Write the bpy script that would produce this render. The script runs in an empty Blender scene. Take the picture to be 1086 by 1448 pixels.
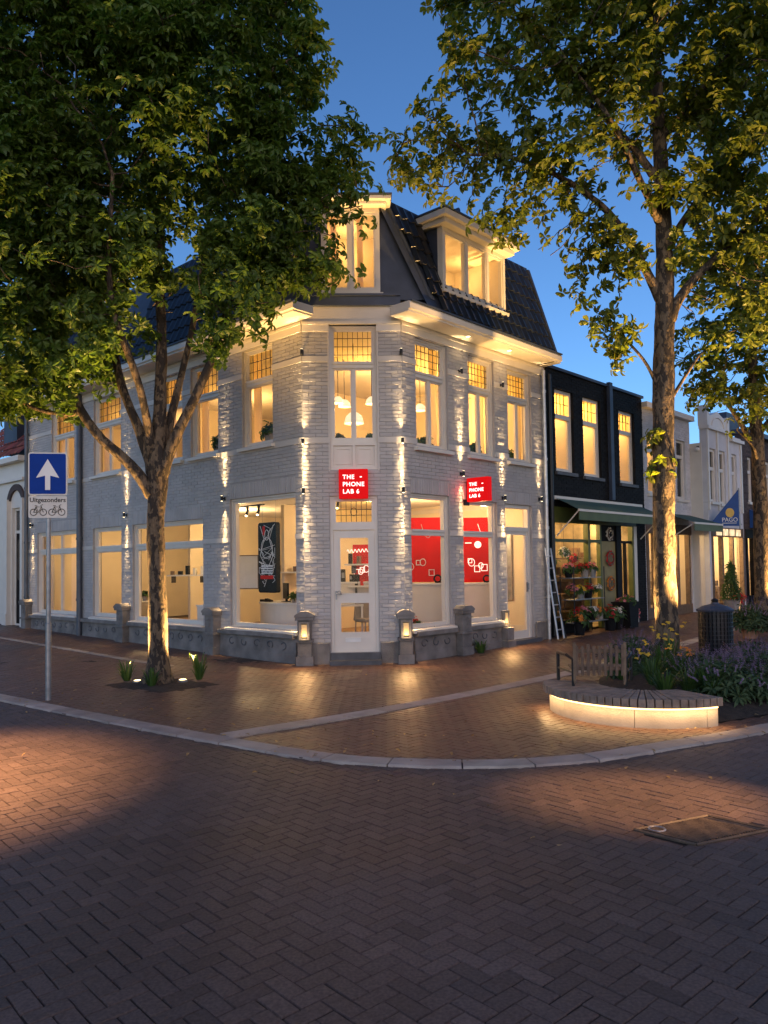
import bpy, bmesh, math, random
import numpy as np
from mathutils import Vector, Matrix, noise, kdtree
R_ = math.radians
random.seed(7); np.random.seed(7)
C = bpy.context.scene
COL = C.collection

# ------------------------------------------------------------------ camera, sky, exposure
CAM_H = 1.7
FPX, PITCH, ROLL = 1100.0, R_(2.2), R_(0.87)
cd = bpy.data.cameras.new('camera'); cam = bpy.data.objects.new('camera', cd); COL.objects.link(cam)
cd.sensor_fit = 'VERTICAL'; cd.sensor_height = 36.0; cd.lens = FPX / 1448 * 36.0
cd.shift_y = (800 - FPX * math.tan(PITCH) - 724) / 1448
cd.clip_start = .05; cd.clip_end = 600
cam.matrix_world = Matrix.Translation((0, 0, CAM_H)) @ Matrix.Rotation(R_(90) + PITCH, 4, 'X') @ Matrix.Rotation(-ROLL, 4, 'Z')
C.camera = cam
C.render.resolution_x, C.render.resolution_y = 768, 1024

w = bpy.data.worlds.new('World'); C.world = w; w.use_nodes = True
wt = w.node_tree; bg = wt.nodes['Background']
sky = wt.nodes.new('ShaderNodeTexSky'); sky.sky_type = 'NISHITA'; sky.sun_disc = False
SUN_EL, SUN_ROT = 18, 200
sky.sun_elevation = R_(SUN_EL); sky.sun_rotation = R_(SUN_ROT)
sky.air_density = 1.0; sky.dust_density = 0.3; sky.ozone_density = 7.0
wt.links.new(sky.outputs[0], bg.inputs[0])
SKY_STRENGTH = 0.165
bg.inputs[1].default_value = SKY_STRENGTH

sl = bpy.data.lights.new('sun', 'SUN'); sl.energy = 1.0; sl.angle = R_(70); sl.color = (1, .62, .36)   # warm glow of the set sun behind the viewer
so = bpy.data.objects.new('sun', sl); COL.objects.link(so); so.rotation_euler = Vector((-.33, .90, -.31)).to_track_quat('-Z', 'Y').to_euler()
C.view_settings.view_transform = 'Standard'; C.view_settings.look = 'None'
C.view_settings.exposure = 0.0; C.view_settings.gamma = 1.0
C.cycles.max_bounces = 7; C.cycles.diffuse_bounces = 3; C.cycles.glossy_bounces = 3
C.cycles.transparent_max_bounces = 10; C.cycles.transmission_bounces = 4
C.cycles.sample_clamp_indirect = 3.0; C.cycles.caustics_reflective = False; C.cycles.caustics_refractive = False

WARM = (1.0, .64, .28); WARM_DEEP = (1.0, .57, .18); BEAM = (1.0, .68, .33)

# ------------------------------------------------------------------ materials
def nt(name):
    m = bpy.data.materials.new(name); m.use_nodes = True
    return m, m.node_tree, m.node_tree.nodes['Principled BSDF']
def mat(name, col, rough=.6, var=.15, scale=6, bump=.0, bscale=60, metal=0, island=0, spec=.5, col2=None, coords='Object', stretch=None):
    m, t, b = nt(name); N, Lk = t.nodes, t.links
    tc = N.new('ShaderNodeTexCoord'); src = tc.outputs[coords]
    if stretch:
        mp = N.new('ShaderNodeMapping'); mp.inputs['Scale'].default_value = stretch
        Lk.new(src, mp.inputs[0]); src = mp.outputs[0]
    n = N.new('ShaderNodeTexNoise'); n.inputs['Scale'].default_value = scale; n.inputs['Detail'].default_value = 5
    Lk.new(src, n.inputs['Vector'])
    mx = N.new('ShaderNodeMix'); mx.data_type = 'RGBA'
    c1 = [c * (1 - var) for c in col]; c2 = list(col2) if col2 else [min(1, c * (1 + var)) for c in col]
    mx.inputs[6].default_value = (*c1, 1); mx.inputs[7].default_value = (*c2, 1)
    mr = N.new('ShaderNodeMapRange'); mr.inputs[1].default_value = .3; mr.inputs[2].default_value = .7
    Lk.new(n.outputs['Fac'], mr.inputs[0]); Lk.new(mr.outputs[0], mx.inputs[0])
    out = mx.outputs[2]
    if island:
        g = N.new('ShaderNodeNewGeometry'); hs = N.new('ShaderNodeHueSaturation')
        r2 = N.new('ShaderNodeMapRange'); r2.inputs[3].default_value = 1 - island; r2.inputs[4].default_value = 1 + island
        Lk.new(g.outputs['Random Per Island'], r2.inputs[0]); Lk.new(r2.outputs[0], hs.inputs['Value'])
        m2 = N.new('ShaderNodeMath'); m2.operation = 'MULTIPLY'; m2.inputs[1].default_value = 7.31
        f2 = N.new('ShaderNodeMath'); f2.operation = 'FRACT'
        r3 = N.new('ShaderNodeMapRange'); r3.inputs[3].default_value = .49; r3.inputs[4].default_value = .51
        Lk.new(g.outputs['Random Per Island'], m2.inputs[0]); Lk.new(m2.outputs[0], f2.inputs[0]); Lk.new(f2.outputs[0], r3.inputs[0]); Lk.new(r3.outputs[0], hs.inputs['Hue'])
        Lk.new(out, hs.inputs['Color']); out = hs.outputs[0]
    Lk.new(out, b.inputs['Base Color'])
    b.inputs['Roughness'].default_value = rough; b.inputs['Metallic'].default_value = metal
    b.inputs['Specular IOR Level'].default_value = spec
    if bump:
        n2 = N.new('ShaderNodeTexNoise'); n2.inputs['Scale'].default_value = bscale; n2.inputs['Detail'].default_value = 6
        Lk.new(src, n2.inputs['Vector'])
        bp = N.new('ShaderNodeBump'); bp.inputs['Strength'].default_value = bump; bp.inputs['Distance'].default_value = .02
        Lk.new(n2.outputs['Fac'], bp.inputs['Height']); Lk.new(bp.outputs[0], b.inputs['Normal'])
    return m
def emit(name, col, strength, var=0, scale=3):
    m, t, b = nt(name)
    b.inputs['Base Color'].default_value = (*[c * .6 for c in col], 1)
    b.inputs['Emission Color'].default_value = (*col, 1); b.inputs['Emission Strength'].default_value = strength
    if var:
        N, Lk = t.nodes, t.links
        tc = N.new('ShaderNodeTexCoord'); n = N.new('ShaderNodeTexNoise'); n.inputs['Scale'].default_value = scale
        Lk.new(tc.outputs['Object'], n.inputs['Vector'])
        r = N.new('ShaderNodeMapRange'); r.inputs[1].default_value = .3; r.inputs[2].default_value = .7
        r.inputs[3].default_value = strength * (1 - var); r.inputs[4].default_value = strength * (1 + var)
        Lk.new(n.outputs['Fac'], r.inputs[0]); Lk.new(r.outputs[0], b.inputs['Emission Strength'])
    return m
def glassmat(name='glass', tint=(1, 1, 1), refl=.03):
    m = bpy.data.materials.new(name); m.use_nodes = True; t = m.node_tree; N, Lk = t.nodes, t.links
    N.remove(N['Principled BSDF']); o = N['Material Output']
    tr = N.new('ShaderNodeBsdfTransparent'); tr.inputs[0].default_value = (*tint, 1)
    gl = N.new('ShaderNodeBsdfGlossy'); gl.inputs['Roughness'].default_value = .015
    lw = N.new('ShaderNodeLayerWeight'); lw.inputs[0].default_value = .25
    r = N.new('ShaderNodeMapRange'); r.inputs[3].default_value = refl * .4; r.inputs[4].default_value = max(.09, refl)
    pw = N.new('ShaderNodeMath'); pw.operation = 'POWER'; pw.inputs[1].default_value = 2.5
    Lk.new(lw.outputs['Facing'], pw.inputs[0]); Lk.new(pw.outputs[0], r.inputs[0])
    mx = N.new('ShaderNodeMixShader'); Lk.new(r.outputs[0], mx.inputs[0]); Lk.new(tr.outputs[0], mx.inputs[1]); Lk.new(gl.outputs[0], mx.inputs[2])
    Lk.new(mx.outputs[0], o.inputs[0]); return m
def leafmat(name, c1, c2, trans=.35, rough=.42):
    m, t, b = nt(name); N, Lk = t.nodes, t.links
    g = N.new('ShaderNodeNewGeometry'); tc = N.new('ShaderNodeTexCoord')
    n = N.new('ShaderNodeTexNoise'); n.inputs['Scale'].default_value = .9; n.inputs['Detail'].default_value = 3
    Lk.new(tc.outputs['Object'], n.inputs['Vector'])
    a = N.new('ShaderNodeMath'); a.operation = 'ADD'; Lk.new(g.outputs['Random Per Island'], a.inputs[0]); Lk.new(n.outputs['Fac'], a.inputs[1])
    r = N.new('ShaderNodeMapRange'); r.inputs[1].default_value = .35; r.inputs[2].default_value = 1.35; Lk.new(a.outputs[0], r.inputs[0])
    mx = N.new('ShaderNodeMix'); mx.data_type = 'RGBA'; mx.inputs[6].default_value = (*c1, 1); mx.inputs[7].default_value = (*c2, 1)
    Lk.new(r.outputs[0], mx.inputs[0]); Lk.new(mx.outputs[2], b.inputs['Base Color']); b.inputs['Roughness'].default_value = rough
    b.inputs['Specular IOR Level'].default_value = .35
    tl = N.new('ShaderNodeBsdfTranslucent'); hs = N.new('ShaderNodeHueSaturation'); hs.inputs['Value'].default_value = 1.6; hs.inputs['Saturation'].default_value = 1.1
    Lk.new(mx.outputs[2], hs.inputs['Color']); Lk.new(hs.outputs[0], tl.inputs[0])
    ms = N.new('ShaderNodeMixShader'); ms.inputs[0].default_value = trans
    Lk.new(b.outputs[0], ms.inputs[1]); Lk.new(tl.outputs[0], ms.inputs[2]); Lk.new(ms.outputs[0], N['Material Output'].inputs[0])
    return m
def barkmat(name, pale, dark, sc=5.5, thr=.5):
    m, t, b = nt(name); N, Lk = t.nodes, t.links
    tc = N.new('ShaderNodeTexCoord'); mp = N.new('ShaderNodeMapping'); mp.inputs['Scale'].default_value = (1, 1, .45); Lk.new(tc.outputs['Object'], mp.inputs[0])
    n0 = N.new('ShaderNodeTexNoise'); n0.inputs['Scale'].default_value = sc * 1.2; n0.inputs['Detail'].default_value = 6; Lk.new(mp.outputs[0], n0.inputs['Vector'])
    v = N.new('ShaderNodeTexVoronoi'); v.inputs['Scale'].default_value = sc * 2
    mxv = N.new('ShaderNodeVectorMath'); mxv.operation = 'ADD'; sv = N.new('ShaderNodeVectorMath'); sv.operation = 'SCALE'; sv.inputs[3].default_value = .25
    Lk.new(n0.outputs['Color'], sv.inputs[0]); Lk.new(mp.outputs[0], mxv.inputs[0]); Lk.new(sv.outputs[0], mxv.inputs[1]); Lk.new(mxv.outputs[0], v.inputs['Vector'])
    sp = N.new('ShaderNodeSeparateColor'); Lk.new(v.outputs['Color'], sp.inputs[0])
    ad = N.new('ShaderNodeMath'); ad.operation = 'ADD'; Lk.new(sp.outputs[0], ad.inputs[0]); Lk.new(n0.outputs['Fac'], ad.inputs[1])
    r = N.new('ShaderNodeMapRange'); r.inputs[1].default_value = thr + .42; r.inputs[2].default_value = thr + .62; Lk.new(ad.outputs[0], r.inputs[0])
    mx = N.new('ShaderNodeMix'); mx.data_type = 'RGBA'; mx.inputs[6].default_value = (*dark, 1); mx.inputs[7].default_value = (*pale, 1); Lk.new(r.outputs[0], mx.inputs[0])
    n3 = N.new('ShaderNodeTexNoise'); n3.inputs['Scale'].default_value = 45; n3.inputs['Detail'].default_value = 5; Lk.new(mp.outputs[0], n3.inputs['Vector'])
    m2 = N.new('ShaderNodeMix'); m2.data_type = 'RGBA'; m2.blend_type = 'MULTIPLY'; m2.inputs[0].default_value = .7
    r3 = N.new('ShaderNodeMapRange'); r3.inputs[1].default_value = .3; r3.inputs[2].default_value = .7; r3.inputs[3].default_value = .55; r3.inputs[4].default_value = 1.15
    Lk.new(n3.outputs['Fac'], r3.inputs[0]); Lk.new(mx.outputs[2], m2.inputs[6]); Lk.new(r3.outputs[0], m2.inputs[7]); Lk.new(m2.outputs[2], b.inputs['Base Color'])
    b.inputs['Roughness'].default_value = .85
    h = N.new('ShaderNodeMath'); h.operation = 'MULTIPLY_ADD'; h.inputs[1].default_value = .35; Lk.new(n3.outputs['Fac'], h.inputs[0]); Lk.new(r.outputs[0], h.inputs[2])
    bp = N.new('ShaderNodeBump'); bp.inputs['Strength'].default_value = 1.0; bp.inputs['Distance'].default_value = .03; bp.invert = True
    Lk.new(h.outputs[0], bp.inputs['Height']); Lk.new(bp.outputs[0], b.inputs['Normal']); return m

M = {}
M['brick_paint'] = mat('brick_paint', (.45, .425, .405), .55, .10, 2.2, .12, 90, island=.05, spec=.4)
M['mortar_paint'] = mat('mortar_paint', (.37, .35, .335), .7, .10, 3, .15, 80)
M['white_paint'] = mat('white_paint', (.70, .65, .57), .4, .05, 3, .05, 40)
M['band_paint'] = mat('band_paint', (.58, .54, .49), .55, .07, 2.5, .15, 50)
M['stone'] = mat('stone', (.205, .185, .165), .75, .35, 3.5, .5, 70)
M['bluestone'] = mat('bluestone', (.09, .09, .095), .55, .25, 5, .3, 80)
M['lead'] = mat('lead', (.055, .068, .10), .5, .25, 2.2, .1, 20, metal=.3)
M['rooftile'] = mat('rooftile', (.013, .017, .026), .30, .3, 5, .1, 60, island=.35)
M['redtile'] = mat('redtile', (.20, .055, .035), .7, .3, 5, .2, 60, island=.35)
M['pipe'] = mat('pipe', (.10, .11, .13), .45, .2, 4, metal=.4)
M['cream_wall'] = mat('cream_wall', (.78, .68, .50), .8, .06, 1.5, .05, 30)
M['ceiling'] = mat('ceiling', (.80, .76, .68), .85, .03, 2)
M['woodfloor'] = mat('woodfloor', (.30, .20, .11), .45, .25, 4, .1, 30, stretch=(1, 8, 1))
M['curtain'] = leafmat('curtain', (.66, .55, .38), (.76, .64, .45), .55, .9)
M['glass'] = glassmat(); M['glass_amber'] = glassmat('amber_glass', (1.0, .95, .74), .03); M['glass_dark'] = glassmat('dark_glass', (.5, .55, .6), .35)
M['leading'] = mat('leading', (.03, .028, .025), .5, .1, 8)
M['black_metal'] = mat('black_metal', (.012, .012, .013), .42, .25, 10, .1, 120, metal=.2)
M['black_plastic'] = mat('black_plastic', (.010, .010, .011), .6, .2, 9, spec=.12)
M['steel'] = mat('steel', (.30, .31, .32), .42, .2, 10, .05, 90, metal=.75)
M['alu'] = mat('alu', (.55, .55, .54), .4, .15, 10, metal=.6)
M['white_plastic'] = mat('white_plastic', (.75, .74, .70), .4, .05, 4)
M['redwall'] = mat('redwall', (.62, .016, .012), .7, .1, 3, spec=.08)
M['sign_red'] = emit('sign_red', (1.0, .008, .010), .62); M['sign_red'].node_tree.nodes['Principled BSDF'].inputs['Specular IOR Level'].default_value = .05; M['sign_red'].node_tree.nodes['Principled BSDF'].inputs['Base Color'].default_value = (.25, .002, .003, 1)
M['sign_white'] = emit('sign_white', (1.0, .86, .80), 1.6)
M['neon_white'] = emit('neon_white', (1.0, .85, .7), 1.2)
M['lens'] = emit('lens', (1.0, .78, .45), 8)
M['lamp_shade'] = emit('lamp_shade', (1.0, .80, .50), 1.0)
M['lantern_glass'] = emit('lantern_glass', (1.0, .66, .30), .22, .5, 14)
M['led'] = emit('led', (1.0, .62, .26), 4.0)
M['wood_grey'] = mat('wood_grey', (.30, .225, .16), .7, .35, 9, .4, 50, island=.25, stretch=(1, 1, 1))
M['wood_chair'] = mat('wood_chair', (.15, .10, .065), .65, .3, 12, .3, 60, island=.2)
M['concrete'] = mat('concrete', (.30, .27, .235), .75, .22, 3, .25, 60)
M['soil'] = mat('soil', (.035, .026, .018), .95, .5, 14, 1.0, 60)
M['sign_blue'] = mat('sign_blue', (.008, .045, .27), .55, .1, 4, spec=.08)
M['sign_plate'] = mat('sign_plate', (.62, .60, .54), .45, .1, 5)
M['sign_black'] = mat('sign_black', (.012, .012, .012), .5, .1, 5)
M['terracotta'] = mat('terracotta', (.38, .20, .12), .75, .2, 8, .2, 60)
M['grey_pot'] = mat('grey_pot', (.30, .27, .24), .75, .2, 8, .2, 60)
M['dark_brick'] = mat('dark_brick', (.010, .0095, .0095), .7, .25, 3, .3, 60, island=.35, spec=.2)
M['white_brick'] = mat('white_brick', (.60, .60, .62), .7, .1, 2, .25, 70, island=.08)
M['brown_brick'] = mat('brown_brick', (.07, .05, .045), .8, .25, 3, .3, 60, island=.4)
M['green_paint'] = mat('green_paint', (.085, .105, .025), .5, .15, 4)
M['green_awning'] = mat('green_awning', (.035, .085, .065), .7, .12, 5, .1, 120)
M['blue_awning'] = mat('blue_awning', (.012, .07, .25), .65, .12, 4, .1, 120)
M['gold'] = mat('gold', (.65, .42, .08), .5, .1, 8)
M['leaf_dark'] = leafmat('leaf_dark', (.042, .090, .015), (.112, .170, .030), .42)
M['leaf_light'] = leafmat('leaf_light', (.050, .085, .012), (.145, .165, .026), .48)
M['leaf_plant'] = leafmat('leaf_plant', (.03, .075, .016), (.07, .13, .03), .25)
M['leaf_grey'] = leafmat('leaf_grey', (.035, .07, .028), (.075, .12, .05), .25, .6)
M['lavender'] = leafmat('lavender', (.15, .11, .17), (.27, .20, .28), .3, .7)
M['bark'] = barkmat('bark', (.15, .105, .062), (.034, .024, .016), 8.5); M['bark_dark'] = barkmat('bark_dark', (.17, .125, .08), (.06, .045, .03), 5, .62)
for k, c in dict(red=(.5, .03, .03), pink=(.65, .22, .25), white=(.75, .72, .62), orange=(.7, .25, .04), yellow=(.75, .5, .05)).items():
    M['petal_' + k] = leafmat('petal_' + k, tuple(x * .8 for x in c), c, .25, .6)

# ------------------------------------------------------------------ mesh helpers
class MB:
    def __init__(s): s.v = []; s.f = []
    def poly(s, pts):
        n = len(s.v); s.v += [tuple(p) for p in pts]; s.f.append(tuple(range(n, n + len(pts)))); return s
    def box(s, x0, x1, y0, y1, z0, z1, mtx=None):
        n = len(s.v)
        P = [(x0, y0, z0), (x1, y0, z0), (x1, y1, z0), (x0, y1, z0), (x0, y0, z1), (x1, y0, z1), (x1, y1, z1), (x0, y1, z1)]
        if mtx is not None: P = [tuple(mtx @ Vector(p)) for p in P]
        s.v += P
        s.f += [(n + 3, n + 2, n + 1, n), (n + 4, n + 5, n + 6, n + 7), (n, n + 1, n + 5, n + 4), (n + 1, n + 2, n + 6, n + 5), (n + 2, n + 3, n + 7, n + 6), (n + 3, n, n + 4, n + 7)]
        return s
    def tube(s, pts, rad, n=8, cap=True):
        pts = [Vector(p) for p in pts]; rs = rad if isinstance(rad, (list, tuple)) else [rad] * len(pts)
        base = len(s.v); up = None
        for i, p in enumerate(pts):
            t = (pts[min(i + 1, len(pts) - 1)] - pts[max(i - 1, 0)])
            t = t.normalized() if t.length > 1e-9 else Vector((0, 0, 1))
            if up is None: up = t.orthogonal().normalized()
            up = up - t * up.dot(t)
            up = up.normalized() if up.length > 1e-6 else t.orthogonal().normalized()
            b = t.cross(up)
            for k in range(n):
                a = 2 * math.pi * k / n; s.v.append(tuple(p + (up * math.cos(a) + b * math.sin(a)) * rs[i]))
        for i in range(len(pts) - 1):
            for k in range(n):
                a, b_ = base + i * n + k, base + i * n + (k + 1) % n
                s.f.append((a, b_, b_ + n, a + n))
        if cap:
            s.f.append(tuple(base + k for k in reversed(range(n)))); s.f.append(tuple(base + (len(pts) - 1) * n + k for k in range(n)))
        return s
    def lathe(s, prof, c=(0, 0, 0), n=16):
        base = len(s.v)
        for r, z in prof:
            for k in range(n):
                a = 2 * math.pi * k / n; s.v.append((c[0] + r * math.cos(a), c[1] + r * math.sin(a), c[2] + z))
        for i in range(len(prof) - 1):
            for k in range(n):
                a, b = base + i * n + k, base + i * n + (k + 1) % n
                s.f.append((a, b, b + n, a + n))
        s.f.append(tuple(base + k for k in reversed(range(n)))); s.f.append(tuple(base + (len(prof) - 1) * n + k for k in range(n)))
        return s
    def prism(s, poly, h0, h1, ax='z'):
        n = len(s.v); k = len(poly)
        def put(p, h): return (p[0], p[1], h) if ax == 'z' else ((p[0], h, p[1]) if ax == 'y' else (h, p[0], p[1]))
        s.v += [put(p, h0) for p in poly] + [put(p, h1) for p in poly]
        s.f.append(tuple(n + i for i in range(k))); s.f.append(tuple(n + k + i for i in reversed(range(k))))
        for i in range(k):
            j = (i + 1) % k; s.f.append((n + i, n + k + i, n + k + j, n + j))
        return s
    def grid(s, P):
        n = len(s.v); a, b = len(P), len(P[0])
        for row in P: s.v += [tuple(p) for p in row]
        for i in range(a - 1):
            for j in range(b - 1): s.f.append((n + i * b + j, n + i * b + j + 1, n + (i + 1) * b + j + 1, n + (i + 1) * b + j))
        return s
    def build(s, name, m, parent=None, loc=(0, 0, 0), rot=0, smooth=False, bevel=0, label=None, fix=True):
        me = bpy.data.meshes.new(name); me.from_pydata(s.v, [], s.f)
        if fix:
            bm = bmesh.new(); bm.from_mesh(me); bmesh.ops.recalc_face_normals(bm, faces=bm.faces); bm.to_mesh(me); bm.free()
        return link(me, name, m, parent, loc, rot, smooth, bevel, label)
def link(me, name, m, parent=None, loc=(0, 0, 0), rot=0, smooth=False, bevel=0, label=None):
    if m is not None and not me.materials: me.materials.append(m)
    if smooth: me.polygons.foreach_set('use_smooth', [True] * len(me.polygons))
    o = bpy.data.objects.new(name, me); COL.objects.link(o); o.parent = parent
    o.location = loc; o.rotation_euler = (0, 0, rot)
    if bevel:
        bv = o.modifiers.new('bevel', 'BEVEL'); bv.width = bevel; bv.segments = 2; bv.limit_method = 'ANGLE'
    if label: o['label'] = label
    return o
def npmesh(name, V, F):
    V = np.asarray(V, np.float32); F = np.asarray(F, np.int32); k = F.shape[1]
    me = bpy.data.meshes.new(name); me.vertices.add(len(V)); me.vertices.foreach_set('co', V.ravel())
    me.loops.add(F.size); me.loops.foreach_set('vertex_index', F.ravel()); me.polygons.add(len(F))
    me.polygons.foreach_set('loop_start', np.arange(0, F.size, k, dtype=np.int32)); me.polygons.foreach_set('loop_total', np.full(len(F), k, np.int32))
    me.polygons.foreach_set('use_smooth', [False] * len(F)); me.update(calc_edges=True); me.validate(); return me
def tag(o, label, cat, group=None, kind=None):
    o['label'] = label; o['category'] = cat
    if group: o['group'] = group
    if kind: o['kind'] = kind
    return o
def thing(name, label, cat, loc=(0, 0, 0), rot=0, group=None):
    o = bpy.data.objects.new(name, None); COL.objects.link(o); o.empty_display_size = .2
    o.location = loc; o.rotation_euler = (0, 0, rot); return tag(o, label, cat, group)
def struct(o): o['kind'] = 'structure'; return o
def dup(root, loc, rot=None, label=None, scale=None):
    r = root.copy(); COL.objects.link(r); r.location = loc
    if rot is not None: r.rotation_euler = (0, 0, rot)
    if scale: r.scale = (scale,) * 3
    if label: r['label'] = label
    for ch in list(root.children):
        c = ch.copy(); COL.objects.link(c); c.parent = r
        for g in list(ch.children):
            d = g.copy(); COL.objects.link(d); d.parent = c
    return r
def light(kind, name, loc, energy, col=WARM, parent=None, size=.05, target=None, spot=60, blend=.6, sy=None):
    l = bpy.data.lights.new(name, kind); l.energy = energy; l.color = col
    o = bpy.data.objects.new(name, l); COL.objects.link(o); o.parent = parent; o.location = loc
    if kind == 'AREA':
        l.size = size
        if sy: l.shape = 'RECTANGLE'; l.size_y = sy
    else: l.shadow_soft_size = size
    if kind == 'SPOT': l.spot_size = R_(spot); l.spot_blend = blend
    if target is not None:
        o.rotation_euler = (Vector(target) - Vector(loc)).to_track_quat('-Z', 'Y').to_euler()
    return o
def text(body, name, m, parent, size, loc, rot, thick=.004, align='LEFT', label=None, bold=0, space=1.0):
    cu = bpy.data.curves.new(name, 'FONT'); cu.body = body; cu.size = size; cu.extrude = thick; cu.align_x = align; cu.offset = bold; cu.space_character = space
    tmp = bpy.data.objects.new('tmp', cu); COL.objects.link(tmp)
    me = bpy.data.meshes.new_from_object(tmp.evaluated_get(bpy.context.evaluated_depsgraph_get()))
    bpy.data.objects.remove(tmp)
    o = link(me, name, m, parent, loc); o.rotation_euler = rot
    if label: o['label'] = label
    return o

# ------------------------------------------------------------------ frames of reference on the facades
C1 = np.array([-1.40, 13.62]); CD = np.array([math.cos(R_(2)), math.sin(R_(2))]); C2 = C1 + 1.75 * CD
FACE = {'L': (C1, -43.0), 'C': (C1, 2.0), 'R': (C2, 47.0)}
def W(face, x, out, z):
    o, a = FACE[face]; a = R_(a); d = (math.cos(a), math.sin(a)); n = (d[1], -d[0])
    return Vector((o[0] + d[0] * x + n[0] * out, o[1] + d[1] * x + n[1] * out, z))
def gz(y): return .022 * max(0.0, y - 14.5)

# ------------------------------------------------------------------ ground
KX = np.array([-30, -14, -9, -5.12, -3.13, -1.71, -.74, -.05, .9, 1.84, 2.66, 3.77, 6, 10, 26.])
KY = np.array([31, 17.6, 13.5, 10.37, 8.76, 7.68, 7.0, 6.71, 6.58, 6.76, 7.18, 7.77, 9.3, 12.4, 26.])
def catmull(P, sub=14):
    out = []; P = [np.array(p, float) for p in P]; P = [2 * P[0] - P[1]] + P + [2 * P[-1] - P[-2]]
    for i in range(1, len(P) - 2):
        for k in range(sub):
            t = k / sub; a, b, c, d = P[i - 1:i + 3]
            out.append(.5 * (2 * b + (c - a) * t + (2 * a - 5 * b + 4 * c - d) * t ** 2 + (3 * b - a - 3 * c + d) * t ** 3))
    out.append(P[-2]); return np.array(out)
KC = catmull(list(zip(KX, KY)))
def kerb_y(x): return np.interp(x, KC[:, 0], KC[:, 1])
ROAD_Z = -.012
def herring(xr, yr, wdt, ang, seed):
    rng = np.random.RandomState(seed); u = wdt
    R = 2 * max(abs(np.array(xr)).max(), abs(np.array(yr)).max()) + 4; n = int(R / u) + 2
    j = np.arange(-n, n); m_ = np.arange(-n // 4 - n // 2, n // 4 + n // 2 + 1)
    J, Mm = np.meshgrid(j, m_); J = J.ravel(); Mm = Mm.ravel()
    h = np.c_[(J + 4 * Mm + 1) * u, (J + .5) * u, np.zeros(len(J))]; v = np.c_[(J + 3 + 4 * Mm + .5) * u, (J + 1) * u, np.ones(len(J))]
    A = np.r_[h, v]; c, s = math.cos(ang), math.sin(ang)
    X = A[:, 0] * c - A[:, 1] * s; Y = A[:, 0] * s + A[:, 1] * c
    k = (X > xr[0]) & (X < xr[1]) & (Y > yr[0]) & (Y < yr[1])
    return X[k], Y[k], A[k, 2] * math.pi / 2 + ang
def bricks_mesh(name, X, Y, A, L, Wd, z, seed, jit=.0018, tilt=.0045, bev=.003, drop=.007):
    rng = np.random.RandomState(seed); n = len(X)
    X = X + rng.normal(0, jit * .5, n); Y = Y + rng.normal(0, jit * .5, n); A = A + rng.normal(0, .012, n)
    l = L / 2 - .0024 + rng.normal(0, .0012, n); wv = Wd / 2 - .0024 + rng.normal(0, .0012, n)
    ca, sa = np.cos(A), np.sin(A); tx = rng.normal(0, tilt, n); ty = rng.normal(0, tilt * 1.3, n); dz = rng.normal(0, jit * .5, n)
    und = np.array([.0045 * noise.noise((x * .55, y * .55, 0)) + .0015 * noise.noise((x * 1.7, y * 1.7, 5)) for x, y in zip(X, Y)])
    V = np.zeros((n, 8, 3))
    for q, (sx, sy) in enumerate([(-1, -1), (1, -1), (1, 1), (-1, 1)]):
        for lev in (0, 1):
            ux = sx * (l - (bev if lev == 0 else 0)); uy = sy * (wv - (bev if lev == 0 else 0))
            V[:, q + 4 * lev, 0] = X + ux * ca - uy * sa; V[:, q + 4 * lev, 1] = Y + ux * sa + uy * ca
            V[:, q + 4 * lev, 2] = z + und + dz + ux * tx + uy * ty - (0 if lev == 0 else drop)
    base = np.arange(n)[:, None, None] * 8
    F = np.array([[0, 1, 2, 3], [4, 5, 1, 0], [5, 6, 2, 1], [6, 7, 3, 2], [7, 4, 0, 3]])[None] + base
    return npmesh(name, V.reshape(-1, 3), F.reshape(-1, 4))
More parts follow.
